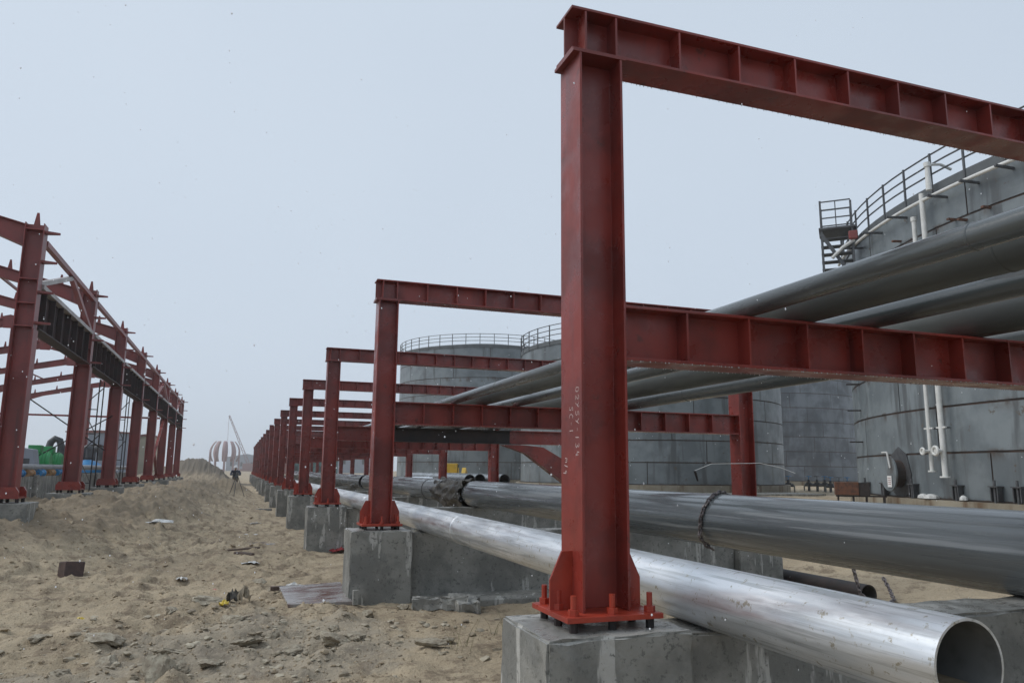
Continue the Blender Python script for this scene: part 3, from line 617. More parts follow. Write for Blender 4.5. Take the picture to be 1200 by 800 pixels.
for zz in (.12, .05, -.02, -.09):
    c = ps+n_*.013+Vector((0,0,zz)); pr.add([c-tn*.11-Vector((0,0,.012)), c+tn*.11-Vector((0,0,.012)), c+tn*.11+Vector((0,0,.012)), c-tn*.11+Vector((0,0,.012))], [(0,1,2,3)])
pr_ = build(pr, 'notice_print', M['print'], mh)
for b_ in (45.7, 47.4, 49.9, 52.0, 53.2, 44.6):
    p, q, s = on_tank(b_, .13); n_ = Vector((math.cos(q), math.sin(q), 0)); tn = Vector((-n_.y, n_.x, 0)); a = MB()
    for sd_ in (-.12, .12): bar(a, p+tn*sd_+Vector((0,0,.82)), p+tn*sd_+Vector((0,0,1.25)), .03, .22)
    bar(a, p-tn*.17+Vector((0,0,1.26)), p+tn*.17+Vector((0,0,1.26)), .26, .04); a.tube([p+n_*.05+Vector((0,0,.78)), p+n_*.05+Vector((0,0,1.45))], .04, 8)
    build(a, 'anchor_chair', M['dark_steel'], tR)
for zz in (2.9, 4.2, 5.3, 7.0):
    p, q, s = on_tank(44.35, .0); n_ = Vector((math.cos(q), math.sin(q), 0)); build(bar(MB(), p+Vector((0,0,zz)), p+n_*.5+Vector((0,0,zz)), .16, .05), 'stair_lug', M['black_steel'], tR)
for b_, zz in ((51.0, 9.75), (51.6, 9.6), (47.6, 9.9), (46.6, 9.4), (53.0, 9.7)):
    p, q, s = on_tank(b_, .02); n_ = Vector((math.cos(q), math.sin(q), 0)); build(bar(MB(), p-n_*.03+Vector((0,0,zz)), p+n_*.3+Vector((0,0,zz)), .1, .06), 'pipe_bracket', M['rust'], tR)
# rubble bags on foundation
for b_, w_ in ((48.05, .35), (48.5, .5), (50.3, .25)):
    p, q, s = on_tank(b_, .2)
    a = MB().lathe([(.02, .0), (w_*.5, .02), (w_*.45, .1), (w_*.2, .16), (.01, .17)], n=7); o = build(a, 'cement_lump', M['plastic'], None, (p.x+rx, p.y+ry, .8), b_)
    tag(o, {48.05: 'left white lump on the foundation below the white pipes', 48.5: 'largest white lump on the foundation below the white pipes', 50.3: 'small white lump on the foundation right of the white pipes'}[b_], 'lump', 'white lumps on the tank foundation')
# stair tower at the left flank of the nearest tank
px, py = polar(43.35, 33.0); st = empty('stair_tower', (px, py, 0), 'grey steel stair tower with railed landing beside the nearest tank', 'stairs')
st.rotation_euler[2] = -math.radians(43.4)
for dx in (-.45, .7):
    for dy in (-.5, .6): build(MB().box(dx-.04, dx+.04, dy-.04, dy+.04, 6.9, 12.7 if dx < 0 else 12.6), 'post', M['dark_steel'], st)
build(MB().box(-.55, .85, -.6, .75, 11.45, 11.53), 'landing', M['dark_steel'], st)
for zz in (11.95, 12.3, 12.65):
    for a, b in (((-.45,-.5,zz),(.7,-.5,zz)), ((-.45,-.5,zz),(-.45,.6,zz)), ((-.45,.6,zz),(.7,.6,zz))): build(bar(MB(), a, b, .045), 'rail', M['dark_steel'], st)
build(MB().box(.1, .14, -.52, -.48, 11.5, 12.65), 'post', M['dark_steel'], st)
tread = MB().box(-.5, .75, -.42, .0, -.02, .02).mesh('tread', M['dark_steel'])
for k in range(13): link('tread', tread, st, (0, .0+.45*((k//7) % 2), 11.1-.32*k))
for k in range(2):
    z_ = 11.3-2.3*k; s_ = 1 if k % 2 == 0 else -1
    build(bar(MB(), (-.48*s_, -.52, z_), (.72*s_, -.52, z_-2.1), .06, .14), 'stringer', M['dark_steel'], st)
build(MB().tube([(.75, -.55, 10.9), (.3, -.62, 10.6), (-.1, -.65, 10.2)], .07, 8), 'white_drain', M['white'], st, smooth=True)
build(MB().box(.55, .9, -.75, -.55, 10.9, 11.25), 'red_hose_box', M['red_dull'], st, bevel=.04)
tag(build(MB().box(14, 34, 38.0, 41.5, .1, .36), 'paved_strip', M['conc_top'], None, None, 0), 'pale concrete strip in front of the middle tank', None, kind='structure').rotation_euler[2] = 0
# ---- gap between the tanks: valves, rusty box on trestle
def valve_set(b, d, label):
    x, y = polar(b, d); g = hz(x, y); e = empty('valve_manifold', (x, y, g), label, 'valves', 'valve sets between the tanks', -math.radians(b))
    build(MB().tube([(-.9, 0, .5), (.9, 0, .5)], .12, 12), 'header_pipe', M['dark_steel'], e, smooth=True)
    for dx in (-.6, 0, .55):
        v_ = build(MB().tube([(dx, 0, 0), (dx, 0, .9)], .1, 10).lathe([(.1, .6), (.2, .6), (.2, .7), (.1, .7)], (dx, 0, 0), 12), 'valve', M['dark_steel'], e, smooth=True)
        build(MB().tube([(dx+.2*math.cos(a), .2*math.sin(a), 1.15) for a in np.linspace(0, 2*PI, 13)[:-1]], .025, 6, closed=True).tube([(dx, 0, .9), (dx, 0, 1.16)], .03, 6).tube([(dx-.2, 0, 1.15), (dx+.2, 0, 1.15)], .02, 5), 'handwheel', M['blue'] if dx else M['dark_steel'], v_, smooth=True)
    build(MB().box(-1.0, -.9, -.1, .1, 0, .5).box(.9, 1.0, -.1, .1, 0, .5), 'support', M['conc'], e)
valve_set(38.9, 60, 'left valve set standing on the ground before the bluish tank'); valve_set(41.3, 64, 'middle valve set standing before the bluish tank'); valve_set(42.7, 62, 'right valve set standing near the rusty box')
x, y = polar(43.4, 30.5); e = empty('rusty_box', (x, y, hz(x, y)), 'rusty steel box on a dark trestle left of the manhole', 'box', None, -math.radians(40)); e.scale = (.72, .72, .8)
build(MB().box(-.75, .35, -.4, .4, .75, 1.32), 'box_body', M['rust'], e, bevel=.02); build(MB().box(.36, .85, -.38, .38, .72, 1.3), 'open_end', M['black_steel'], e)
tr = MB()
for dx in (-.6, .1, .7, 1.5): bar(tr, (dx, -.3, 0), (dx, -.3, .72), .06); bar(tr, (dx, .3, 0), (dx, .3, .72), .06)
bar(tr, (-.7, -.3, .7), (1.6, -.3, .7), .06); bar(tr, (-.7, .3, .7), (1.6, .3, .7), .06); bar(tr, (-.7, -.3, .35), (1.6, -.3, .35), .04)
build(tr, 'trestle', M['black_steel'], e)
# loose wire in front of the middle tank
tag(build(MB().tube([(5.98, 9.2, 1.62), (6.3, 9.25, 1.72), (6.8, 9.3, 1.73), (7.2, 9.35, 1.74), (7.6, 9.4, 1.68), (7.9, 9.45, 1.6)], .0045, 6), 'loose_wire', M['white'], smooth=True), 'thin pale wire strung past the right column of the second frame', 'wire')
build(MB().tube([(5.98, 9.2, 1.62), (6.0, 9.2, 1.58), (6.03, 9.2, 1.48)], [.012, .018, .012], 6), 'wire_end', M['black_steel'], bpy.data.objects['loose_wire'], smooth=True)

# ------------------------------------------------------------------ steel shed skeleton on the left
BX, BY, BS = -3.86, 15.9, 5.65; RX, EX = -8.45, -13.2; ZE, ZR = 6.05, 7.12
bd = empty('steel_shed_frame', (0, 0, 0), 'unclad red steel shed skeleton with black crane girder on the left', 'steel building')
RD = M['red_dull']
colm = MB().prism(hprof(.32, .30, .016, .012), 'z', 1.12, ZE+.02).mesh('column', RD)
collow = MB().prism(hprof(.36, .34, .018, .014), 'z', 1.12, 4.08).mesh('column', RD)
spike = MB().prism([(-.055, 0), (.055, 0), (.02, .24), (-.02, .24)], 'y', -.006, .006).mesh('cleat', RD)
cleat = MB().prism([(0, -.09), (.24, -.012), (.24, .012), (0, .09)], 'z', -.02, .02).mesh('cleat', RD)
boot = MB().prism([(-.27, 0), (.27, 0), (.27, .12), (.22, .2), (-.22, .2), (-.27, .12)], 'y', -.3, -.24).prism([(-.27, 0), (.27, 0), (.27, .12), (.22, .2), (-.22, .2), (-.27, .12)], 'y', .24, .3).box(-.265, .265, -.239, .239, 0, .03).mesh('base_stiffener', M['red'])
for j in range(8):
    y = BY+BS*j; big = empty
    for xx in (BX, EX):
        c = link('column', colm, bd, (xx, y, 0))
        link('lower_shaft', MB().box(0,0,0,0,0,0).mesh('x', RD) if False else collow, c, (0, 0, -.004))
        link('base_stiffener', boot, c, (0, 0, 1.03))
        ab = MB()
        for dx in (-.24, 0, .24):
            for dy in (-.2, .2): ab.tube([(dx, dy, .94), (dx, dy, 1.03)], .03, 6)
        CACHE.setdefault('shed_ab', None)
        if CACHE['shed_ab'] is None: CACHE['shed_ab'] = ab.mesh('anchor_bolts', M['black_steel'])
        link('anchor_bolts', CACHE['shed_ab'], c)['kind'] = 'stuff'
        link('cleat', spike, c, (0, 0, ZE+.015)); sg_ = 1 if xx == BX else -1
        for zz in (5.93, 5.36, 4.78, 4.2):
            o = link('cleat', cleat, c, (sg_*.161, 0, zz)); o.rotation_euler[2] = 0 if sg_ > 0 else PI
        for zz in (5.95, 5.0, 4.55, 4.12): link('stiffener', cached('shed_st', lambda: MB().box(-.143, .143, -.148, -.0065, -.01, .01), 'stiffener', RD), c, (0, 0, zz))
    # rafter: two haunched halves
    for (xa, xb) in ((BX-.162, RX), (EX+.162, RX)):
        sg_ = 1 if xb < xa else -1
        r_ = MB(); za, zb_ = ZE, ZR
        def seg(ax, az, dxn, bx, bz, dn):
            r_.prism([(ax, az-.016), (bx, bz-.016), (bx, bz-dn+.016), (ax, az-dxn+.016)], 'y', -.006, .006)
            r_.prism([(ax, az), (bx, bz), (bx, bz-.015), (ax, az-.015)], 'y', -.1, .1); r_.prism([(ax, az-dxn+.015), (bx, bz-dn+.015), (bx, bz-dn), (ax, az-dxn)], 'y', -.1, .1)
        k1 = .22; mx, mz = xa+(xb-xa)*k1, za+(zb_-za)*k1
        seg(xa, za, .42, mx, mz, .27); seg(mx, mz, .27, xb, zb_, .32)
        rf = build(r_, 'rafter', RD, bd, (0, y, 0))
        for t in (.12, .38, .66, .93): link('cleat', spike, rf, (xa+(xb-xa)*t, 0, za+(zb_-za)*t))
    link('ridge_gusset', cached('rg', lambda: MB().prism([(-.2, -.42), (.2, -.42), (.25, .02), (0, .1), (-.25, .02)], 'y', -.02, .02), 'ridge_gusset', RD), bd, (RX, y-.11, ZR))
for j in range(7):
    y0, y1 = BY+BS*j+.2, BY+BS*(j+1)-.2
    for xx in ((BX+.06,) if j < 8 else ()):
        g = build(MB().box(xx-.006, xx+.006, y0, y1, 4.14, 4.89).box(xx-.13, xx+.13, y0, y1, 4.12, 4.1399), 'crane_girder', M['girder'], bd)
        build(MB().box(xx-.15, xx+.13, y0, y1, 4.8901, 4.975), 'top_flange', M['flange_grey'], g)
        sm = cached('gst', lambda: MB().box(-.11, -.0065, -.006, .006, 4.141, 4.889).box(.0065, .11, -.006, .006, 4.141, 4.889), 'stiffener', M['girder'])
        for q in range(7): link('stiffener', sm, g, (xx, y0+(y1-y0)*(q+.5)/7, 0))
    es = build(bar(MB(), (BX+.12, y0, 5.78), (BX+.12, y1, 5.78), .1, .1), 'eave_strut', RD, bd)
    if j in (0, 4, 6):
        ym = (y0+y1)/2
        build(bar(MB(), (BX+.1, ym, 5.72), (BX+.1, y0, 4.98), .09, .09), 'vee_brace', M['flange_grey'] if j == 0 else RD, bd)
        build(bar(MB(), (BX+.1, ym, 5.72), (BX+.1, y1, 4.98), .1, .1), 'vee_brace', RD, bd)
    for xx in (-6.2, RX, -10.8):
        t = (xx-BX)/(RX-BX) if xx >= RX else (xx-EX)/(RX-EX); build(bar(MB(), (xx, y0, ZE+(ZR-ZE)*t-.1), (xx, y1, ZE+(ZR-ZE)*t-.1), .06, .06), 'tie_rod', RD, bd) if j in (1, 3, 5) else None
    if j in (2, 5): build(bar(MB(), (BX-.3, y0, 5.95), (-6.3, y1, 6.4), .05), 'roof_brace', RD, bd); build(bar(MB(), (BX-.3, y1, 5.95), (-6.3, y0, 6.4), .05), 'roof_brace', RD, bd)
y0, y1 = BY+BS*4+.2, BY+BS*5-.2
build(bar(MB(), (BX, y0, 1.2), (BX, y1, 4.1), .12, .12), 'cross_brace', M['red'], bd); build(bar(MB(), (BX-.13, y1, 1.2), (BX-.13, y0, 4.1), .12, .12), 'cross_brace', RD, bd)
build(MB().prism(hprof(.22, .2, .012, .01), 'z', 1.0, 6.6), 'gable_post', RD, bd, (-9.35, BY+BS*7, 0))
build(bar(MB(), (EX, BY+BS*5, 4.15), (BX-.2, BY+BS*5, 4.15), .09), 'tie_beam', M['red'], bd)
build(MB().box(-4.66, -4.06, 15.0, 15.5, 3.0, 3.3).box(-4.9, -4.7, 15.0, 15.5, 2.9, 3.35), 'crane_bracket', RD, bd)
for j in range(8):
    y = BY+BS*j
    tag(build(MB().box(BX-.45, BX+.45, y-.42, y+.42, .0, .955), 'column_pad', M['conc'], bevel=.01), f'concrete pad under the {["nearest", "second", "third", "fourth", "fifth", "sixth", "seventh", "farthest"][j]} shed column', 'footing', 'concrete pads of the shed columns')
# pump bay plinth
pl = empty('pump_plinth', (0, 0, 0), 'low grey concrete plinth wall behind the shed columns', 'plinth')
for k in range(10):
    y = 14.2+3.05*k
    link('wall_panel', cached('wp', lambda: MB().box(-5.35, -5.05, 0, 3.0, .5, 1.33), 'wall_panel', M['conc']), pl, (0, y, 0))
    link('pilaster', cached('wpp', lambda: MB().box(-5.05, -4.95, -.1, .1, .5, 1.37), 'pilaster', M['conc_top']), pl, (0, y, 0))
tag(build(MB().tube([(-5.2, 14, 1.56), (-5.2, 44, 1.56)], .09, 14), 'header_pipe', M['far_pipe'], smooth=True), 'grey header pipe along the top of the plinth wall', 'pipe')
hp = bpy.data.objects['header_pipe']
for k in range(13): build(MB().lathe([(.09, -.05), (.15, -.05), (.15, .05), (.09, .05)], (-5.2, 15.0+2.2*k, 1.56), 14, axis='y'), 'flange', M['dark_steel'], hp, smooth=True)
def pump(x, y, colr, cname, label):
    g = 1.2; e = empty('pump_motor', (x, y, g), label, 'pump', 'pumps on the plinth')
    m_ = M[colr]
    b = MB().lathe([(.02, -.42), (.26, -.42), (.3, -.36), (.3, .36), (.24, .42), (.02, .42)], (0, 0, .5), 20, axis='x'); build(b, 'motor_body', m_, e, smooth=True)
    for k in range(8): build(MB().lathe([(.3, -.3+.085*k), (.335, -.3+.085*k), (.335, -.285+.085*k), (.3, -.285+.085*k)], (0, 0, .5), 20, axis='x'), 'fin', m_, e)
    build(MB().box(-.16, .16, -.2, .2, .78, 1.0), 'terminal_box', m_, e, bevel=.02)
    build(MB().box(-.4, .4, -.35, .35, .0, .2), 'base_frame', m_, e, bevel=.01)
    build(MB().lathe([(.02, -.43), (.16, -.45), (.26, -.55), (.26, -.72), (.16, -.8), (.02, -.81)], (0, 0, .45), 18, axis='x'), 'pump_casing', M['dark_steel'], e, smooth=True)
for k, (x, y, l) in enumerate(((-5.6, 25.7, 'left green pump motor behind the plinth wall'), (-5.6, 27.3, 'right green pump motor behind the plinth wall'))): pump(x, y, 'green', 'green', l)
e = empty('blue_pump', (-5.92, 36, 1.35), 'bright blue pump casing behind the second shed column', 'pump')
build(MB().lathe([(.02, 0), (.62, 0), (.6, .25), (.35, .45), (.12, .52), (.02, .52)], n=20), 'casing', M['blue'], e, smooth=True); build(MB().box(-.5, .5, -.4, .4, -.3, 0), 'base', M['conc'], e)
build(MB().tube([(0, 0, .5), (0, 0, .95)], .1, 10), 'outlet', M['dark_steel'], e, smooth=True)
for k, (y, c_) in enumerate(((22.1, 'blue'), (23.1, 'orange'), (24.3, 'blue'), (25.5, 'orange'), (26.5, 'blue'))):
    o = tag(build(MB().lathe([(.02, -.26), (.1, -.26), (.1, -.2), (.07, -.17), (.085, 0), (.07, .17), (.1, .2), (.1, .26), (.02, .26)], (-5.12, y, 1.41), 14, axis='y'), 'pipe_valve', M[c_], smooth=True), f'{["first", "second", "third", "fourth", "fifth"][k]} {"blue" if c_ == "blue" else "ochre"} valve from the left under the header pipe', 'valve', 'valves under the header pipe')
    build(MB().box(-5.17, -5.07, y-.05, y+.05, 1.33, 1.36).tube([(-5.12, y, 1.36), (-5.12, y, 1.5)], .03, 6), 'stem', M['dark_steel'], o)
def elbow(x, y, z0, z1, r, label):
    b = MB().tube([(x, y, z0), (x, y, z1-.3), (x+.04, y, z1-.12), (x+.16, y, z1), (x+.3, y, z1-.06), (x+.36, y, z1-.25), (x+.36, y, z1-.6)], r, 14)
    b.lathe([(r, z0+.3), (r*1.6, z0+.3), (r*1.6, z0+.4), (r, z0+.4)], (x, y, 0), 14); tag(build(b, 'elbow_pipe', M['dark_steel'], smooth=True), label, 'pipe', 'grey elbow pipes in the pump bay')
elbow(-5.95, 29.0, 1.2, 2.5, .11, 'tall grey elbow pipe right of the green motors'); elbow(-6.3, 37.0, 1.2, 2.4, .14, 'grey elbow pipe left of the second shed bay'); elbow(-6.9, 43, 1.2, 2.5, .15, 'grey elbow pipe behind the blue pump')
e = empty('control_cabinet', (-5.5, 24.3, 1.2), 'dark grey slanted cabinet beside the green motors', 'cabinet'); build(MB().prism([(-.3, 0), (.35, 0), (.2, .85), (-.15, .9)], 'y', -.3, .3), 'housing', M['shed_blue'], e, bevel=.02); build(MB().box(-.15, .15, -.31, -.302, .15, .6), 'door', M['dark_steel'], e)
# scaffold towers
def scaffold(x, y, z1, label, w=.55):
    e = empty('scaffold_tower', (x, y, .8), label, 'scaffold', 'scaffold towers inside the shed')
    for dx in (0, w):
        for dy in (0, w*1.6): build(MB().tube([(dx, dy, 0), (dx, dy, z1)], .02, 6), 'standard', M['black_steel'], e)
    k = 0; z = .3
    while z < z1-.6:
        build(MB().tube([(0, 0, z), (w, 0, z)], .016, 6), 'ledger', M['black_steel'], e); build(MB().tube([(0, 0, z), (w, w*1.6, z+.75)] if k % 2 else [(w, 0, z), (0, w*1.6, z+.75)], .016, 6), 'brace', M['black_steel'], e)
        z += .75; k += 1
scaffold(-4.75, 26.6, 3.5, 'scaffold tower seen right of the second shed column', .5); scaffold(-4.6, 32.0, 3.6, 'scaffold tower seen right of the third shed column', .45)
for k, (yy, zz, a, b_) in enumerate(((25.0, 2.6, (-5.9, 3.6), (-4.0, 2.1)), (25.2, 2.2, (-5.7, 1.7), (-3.9, 3.2)))): tag(build(MB().tube([(a[0], yy, a[1]), (b_[0], yy+2, b_[1])], .018, 6), 'scaffold_tube', M['black_steel']), ['scaffold tube sloping down to the right behind the second shed column', 'scaffold tube sloping up to the right behind the second shed column'][k], 'tube')
# sheds behind
def shed(x0, x1, y0, y1, z1, m_, label, rise=.6):
    e = empty('site_shed', ((x0+x1)/2, y0, 0), label, 'building'); w = (x1-x0)/2; d = y1-y0
    build(MB().box(-w, w, 0, d, .0, z1), 'wall', m_, e); build(MB().prism([(-w-.2, z1), (w+.2, z1), (w+.2, z1+.1), (0, z1+rise), (-w-.2, z1+.1)], 'y', -.2, d+.2), 'roof', M['roof_red'], e)
    n = max(2, int(w*2/1.2))
    for k in range(1, n): build(MB().box(-.03, .03, -.05, -.001, .2, z1-.1), 'wall_rib', m_, e, (-w+2*w*k/n, 0, 0))
    return e
sh = shed(-15, -9.75, 80, 95, 4.7, M['shed_blue'], 'blue grey sheeted shed behind the steel skeleton', .25)
arch = MB().tube([(2.4*math.cos(a)*.75-.2, -.08, 1.2+2.4*math.sin(a)) for a in np.linspace(0.1, PI-.1, 14)], .1, 6); build(arch, 'arched_trim', M['black_steel'], sh)
shed(-9.6, -8.1, 84, 92, 4.6, M['shed_beige'], 'narrow cream shed right of the blue grey shed', .25)

# ------------------------------------------------------------------ far things
def sphere_tank(x, y, r, zc, label):
    e = empty('sphere_tank', (x, y, 0), label, 'sphere tank')
    for k in range(10):
        a = 2*PI*k/10+.31; p = MB(); n = 10; w = .17; vs = []
        for i_ in range(n+1):
            ph = -.62+1.5*i_/n
            for s_ in (-1, 1): vs.append((r*math.cos(ph)*math.cos(a+s_*w), r*math.cos(ph)*math.sin(a+s_*w), zc+r*math.sin(ph)))
        p.add(vs, [(2*i_, 2*i_+1, 2*i_+3, 2*i_+2) for i_ in range(n)])
        o = build(p, 'petal_plate', M['far_grey'], e, smooth=True); so_ = o.modifiers.new('thick', 'SOLIDIFY'); so_.thickness = .08
        build(MB().tube([(r*.98*math.cos(a), r*.98*math.sin(a), 0), (r*.98*math.cos(a), r*.98*math.sin(a), zc+.3)], .28, 8), 'leg', M['far_grey'], e, smooth=True)
    return e
sphere_tank(-4.9, 300, 5.4, 7.0, 'half erected sphere tank with gaps between its plates, far away')
cr_ = empty('mobile_crane', (2.6, 320, 0), 'distant lattice boom crane behind the sphere tank', 'crane')
bm_ = MB()
A, B = Vector((1.2, 0, 3)), Vector((-7.2, 0, 22)); T = (B-A).normalized(); Nn = T.cross(Vector((0, 1, 0)))
for a, b in ((-.5, -.5), (.5, -.5), (.5, .5), (-.5, .5)): bm_.tube([A+Nn*a+Vector((0, b, 0)), B+Nn*a*.4+Vector((0, b*.4, 0))], .11, 5)
for k in range(16):
    t0, t1 = k/16, (k+1)/16; p0 = A.lerp(B, t0)+Nn*(.5 if k % 2 else -.5)*(1-.6*t0); p1 = A.lerp(B, t1)+Nn*(-.5 if k % 2 else .5)*(1-.6*t1); bm_.tube([p0, p1], .08, 4)
build(bm_, 'boom', M['far_grey'], cr_); build(MB().box(-1, 5, -1.5, 1.5, 1.2, 3.4), 'body', M['far_grey'], cr_, bevel=.1); build(MB().box(-2, 6, -1.7, 1.7, .3, 1.2), 'chassis', M['far_grey'], cr_, bevel=.1); build(MB().tube([B, (B.x, 0, 12)], .06, 4), 'hoist_rope', M['far_grey'], cr_)
# yellow excavator beyond the rack
ex = empty('excavator', (12.2, 43.5, .1), 'yellow excavator half hidden behind the pipe stack', 'excavator', None, 1.2); ex.scale = (.8, .8, .8)
for s_ in (-1, 1):
    build(MB().prism([(-1.6, .1), (-1.35, 0), (1.35, 0), (1.6, .1), (1.65, .35), (1.4, .6), (-1.4, .6), (-1.65, .35)], 'y', s_*.75-.22, s_*.75+.22), 'track', M['black_steel'], ex, bevel=.03)
build(MB().prism([(-1.5, .75), (1.0, .75), (1.0, 1.1), (.2, 1.6), (-1.45, 1.6), (-1.6, 1.2)], 'y', -.85, .85), 'house', M['yellow'], ex, bevel=.05)
cb = build(MB().prism([(.1, 1.0), (1.1, 1.0), (1.05, 1.7), (.85, 2.35), (.1, 2.35)], 'y', .1, .88), 'cab', M['yellow'], ex, bevel=.03)
build(MB().prism([(.25, 1.55), (.98, 1.55), (.8, 2.25), (.25, 2.25)], 'y', .05, .09), 'cab_window', M['glass'], cb)
build(MB().prism([(.8, 1.0), (1.2, 1.0), (2.4, 1.75), (3.6, 1.5), (3.65, 1.7), (2.3, 2.05)], 'y', -.35, -.05), 'boom', M['yellow'], ex); build(MB().prism([(3.45, 1.72), (3.75, 1.72), (3.6, .6), (3.4, .6)], 'y', -.32, -.08), 'arm', M['yellow'], ex)
build(MB().prism([(3.2, .1), (3.8, .15), (3.75, .6), (3.35, .65), (3.05, .4)], 'y', -.5, .1), 'bucket', M['black_steel'], ex)
# low buildings and bare trees on the horizon
for k, (x, y, w, h, d, m_, l) in enumerate(((13.5, 150, 9, 3.2, 8, 'teal', 'dark green netted low structure seen between the rack columns'), (10, 190, 12, 5, 8, 'roof_red', 'low red walled building far behind the rack'), (30, 260, 26, 9, 12, 'shed_blue', 'pale blue shed far behind the rack'), (4, 420, 20, 7, 14, 'shed_blue', 'faint blue shed on the horizon right of the sphere tank'))):
    e = empty('far_building', (x, y, 0), l, 'building'); build(MB().box(-w/2, w/2, 0, d, -.3, h), 'wall', M[m_], e); build(MB().prism([(-w/2-.3, h), (w/2+.3, h), (0, h+w*.09)], 'y', -.3, d+.3), 'roof', M['shed_blue'], e)
    for q in range(4): build(MB().box(-.5, .5, -.08, -.001, h*.35, h*.65), 'window', M['glass'], e, (-w/2+w*(q+.5)/4, 0, 0))
def bare_tree(x, y, h, label):
    e = empty('bare_tree', (x, y, hz(x, y)), label, 'tree', 'bare trees on the horizon'); rr = random.Random(int(x*7+y))
    build(MB().tube([(0, 0, -.2), (.1, 0, h*.4), (0, .1, h*.75)], [h*.03, h*.022, h*.01], 7), 'trunk', M['bark'], e)
    c = MB()
    for k in range(60):
        z = h*rr.uniform(.3, .8); a = rr.uniform(0, 2*PI); L_ = h*rr.uniform(.15, .35); p = Vector((0, 0, z)); d_ = Vector((math.cos(a), math.sin(a), rr.uniform(.4, 1.1))).normalized()
        q = p+d_*L_; c.tube([p, q], [h*.008, h*.003], 4, cap=False)
        for _ in range(5):
            s0 = p.lerp(q, rr.uniform(.4, 1)); dd = (d_+Vector((rr.uniform(-1,1), rr.uniform(-1,1), rr.uniform(-.4, 1)))*.8).normalized(); c.tube([s0, s0+dd*L_*.5], h*.003, 3, cap=False)
    build(c, 'crown', M['twig'], e)
for k, (x, y, h) in enumerate(((7.5, 260, 7), (11, 330, 9), (5.5, 210, 4))): bare_tree(x, y, h, ['bare tree left of the far rack columns', 'tallest bare tree on the horizon by the rack', 'small bare tree nearest to the far rack columns'][k])

# ------------------------------------------------------------------ surveyor and tripod
def skin_body(name, pts, edges, mats_by_z, parent=None):
    me = bpy.data.meshes.new(name); me.from_pydata([p[:3] for p in pts], edges, []); o = bpy.data.objects.new(name, me); COL.objects.link(o)
    o.modifiers.new('skin', 'SKIN'); o.modifiers.new('sub', 'SUBSURF').levels = 1
    for i_, p in enumerate(pts): me.skin_vertices[0].data[i_].radius = (p[3], p[4] if len(p) > 4 else p[3])
    me.skin_vertices[0].data[0].use_root = True
    dg = bpy.context.evaluated_depsgraph_get(); dg.update(); nm = bpy.data.meshes.new_from_object(o.evaluated_get(dg))
    o.modifiers.clear(); o.data = nm
    for z, m_ in mats_by_z: nm.materials.append(m_)
    for f in nm.polygons:
        f.use_smooth = True
        f.material_index = next((k for k, (z, m_) in enumerate(mats_by_z) if f.center.z < z), len(mats_by_z)-1)
    return o
PX, PY = -.12, 49.5
gz = hz(PX, PY)-.0
pts = [(0,0,.95,.16,.12), (0,-.1,1.15,.16,.12), (0,-.25,1.3,.19,.12), (0,-.33,1.37,.06), (0,-.37,1.42,.075,.09), (0,-.4,1.52,.085,.1), (0,-.4,1.57,.05),
       (-.1,0,.88,.1), (-.12,-.03,.5,.075), (-.13,.02,.08,.05), (-.13,-.12,.03,.045), (.1,0,.88,.1), (.12,-.03,.5,.075), (.13,.02,.08,.05), (.13,-.12,.03,.045),
       (-.21,-.25,1.3,.075), (-.28,-.38,1.08,.055), (-.14,-.58,1.12,.045), (-.06,-.64,1.16,.035), (.21,-.25,1.3,.075), (.28,-.38,1.08,.055), (.14,-.58,1.12,.045), (.06,-.64,1.16,.035)]
ed = [(0,1),(1,2),(2,3),(3,4),(4,5),(5,6),(0,7),(7,8),(8,9),(9,10),(0,11),(11,12),(12,13),(13,14),(2,15),(15,16),(16,17),(17,18),(2,19),(19,20),(20,21),(21,22)]
pe = skin_body('person', pts, ed, [(.93, M['trouser']), (1.365, M['navy']), (9, M['skin'])]); pe.location = (PX, PY, gz)
tag(pe, 'person in dark jacket and white helmet standing behind a tripod', 'person')
build(MB().lathe([(.14, 1.50), (.135, 1.505), (.125, 1.57), (.08, 1.63), (.01, 1.65)], (0, -.4, 0), 16), 'helmet', M['helmet'], pe, smooth=True)
tx, ty = -.02, 43.2; gz = hz(tx, ty); e = empty('survey_tripod', (tx, ty, gz), 'dark survey tripod standing on the sand mound', 'tripod')
for k, a in enumerate((.3, 2.5, 4.5)): build(MB().tube([(.05*math.cos(a), .05*math.sin(a), 1.02), (.45*math.cos(a), .45*math.sin(a), -.02)], .018, 6), 'leg', M['dark_steel'], e)
build(MB().lathe([(.01, 1.0), (.08, 1.0), (.08, 1.04), (.05, 1.06), (.06, 1.1), (.06, 1.22), (.03, 1.25), (.01, 1.25)], n=12), 'instrument', M['dark_steel'], e, smooth=True)

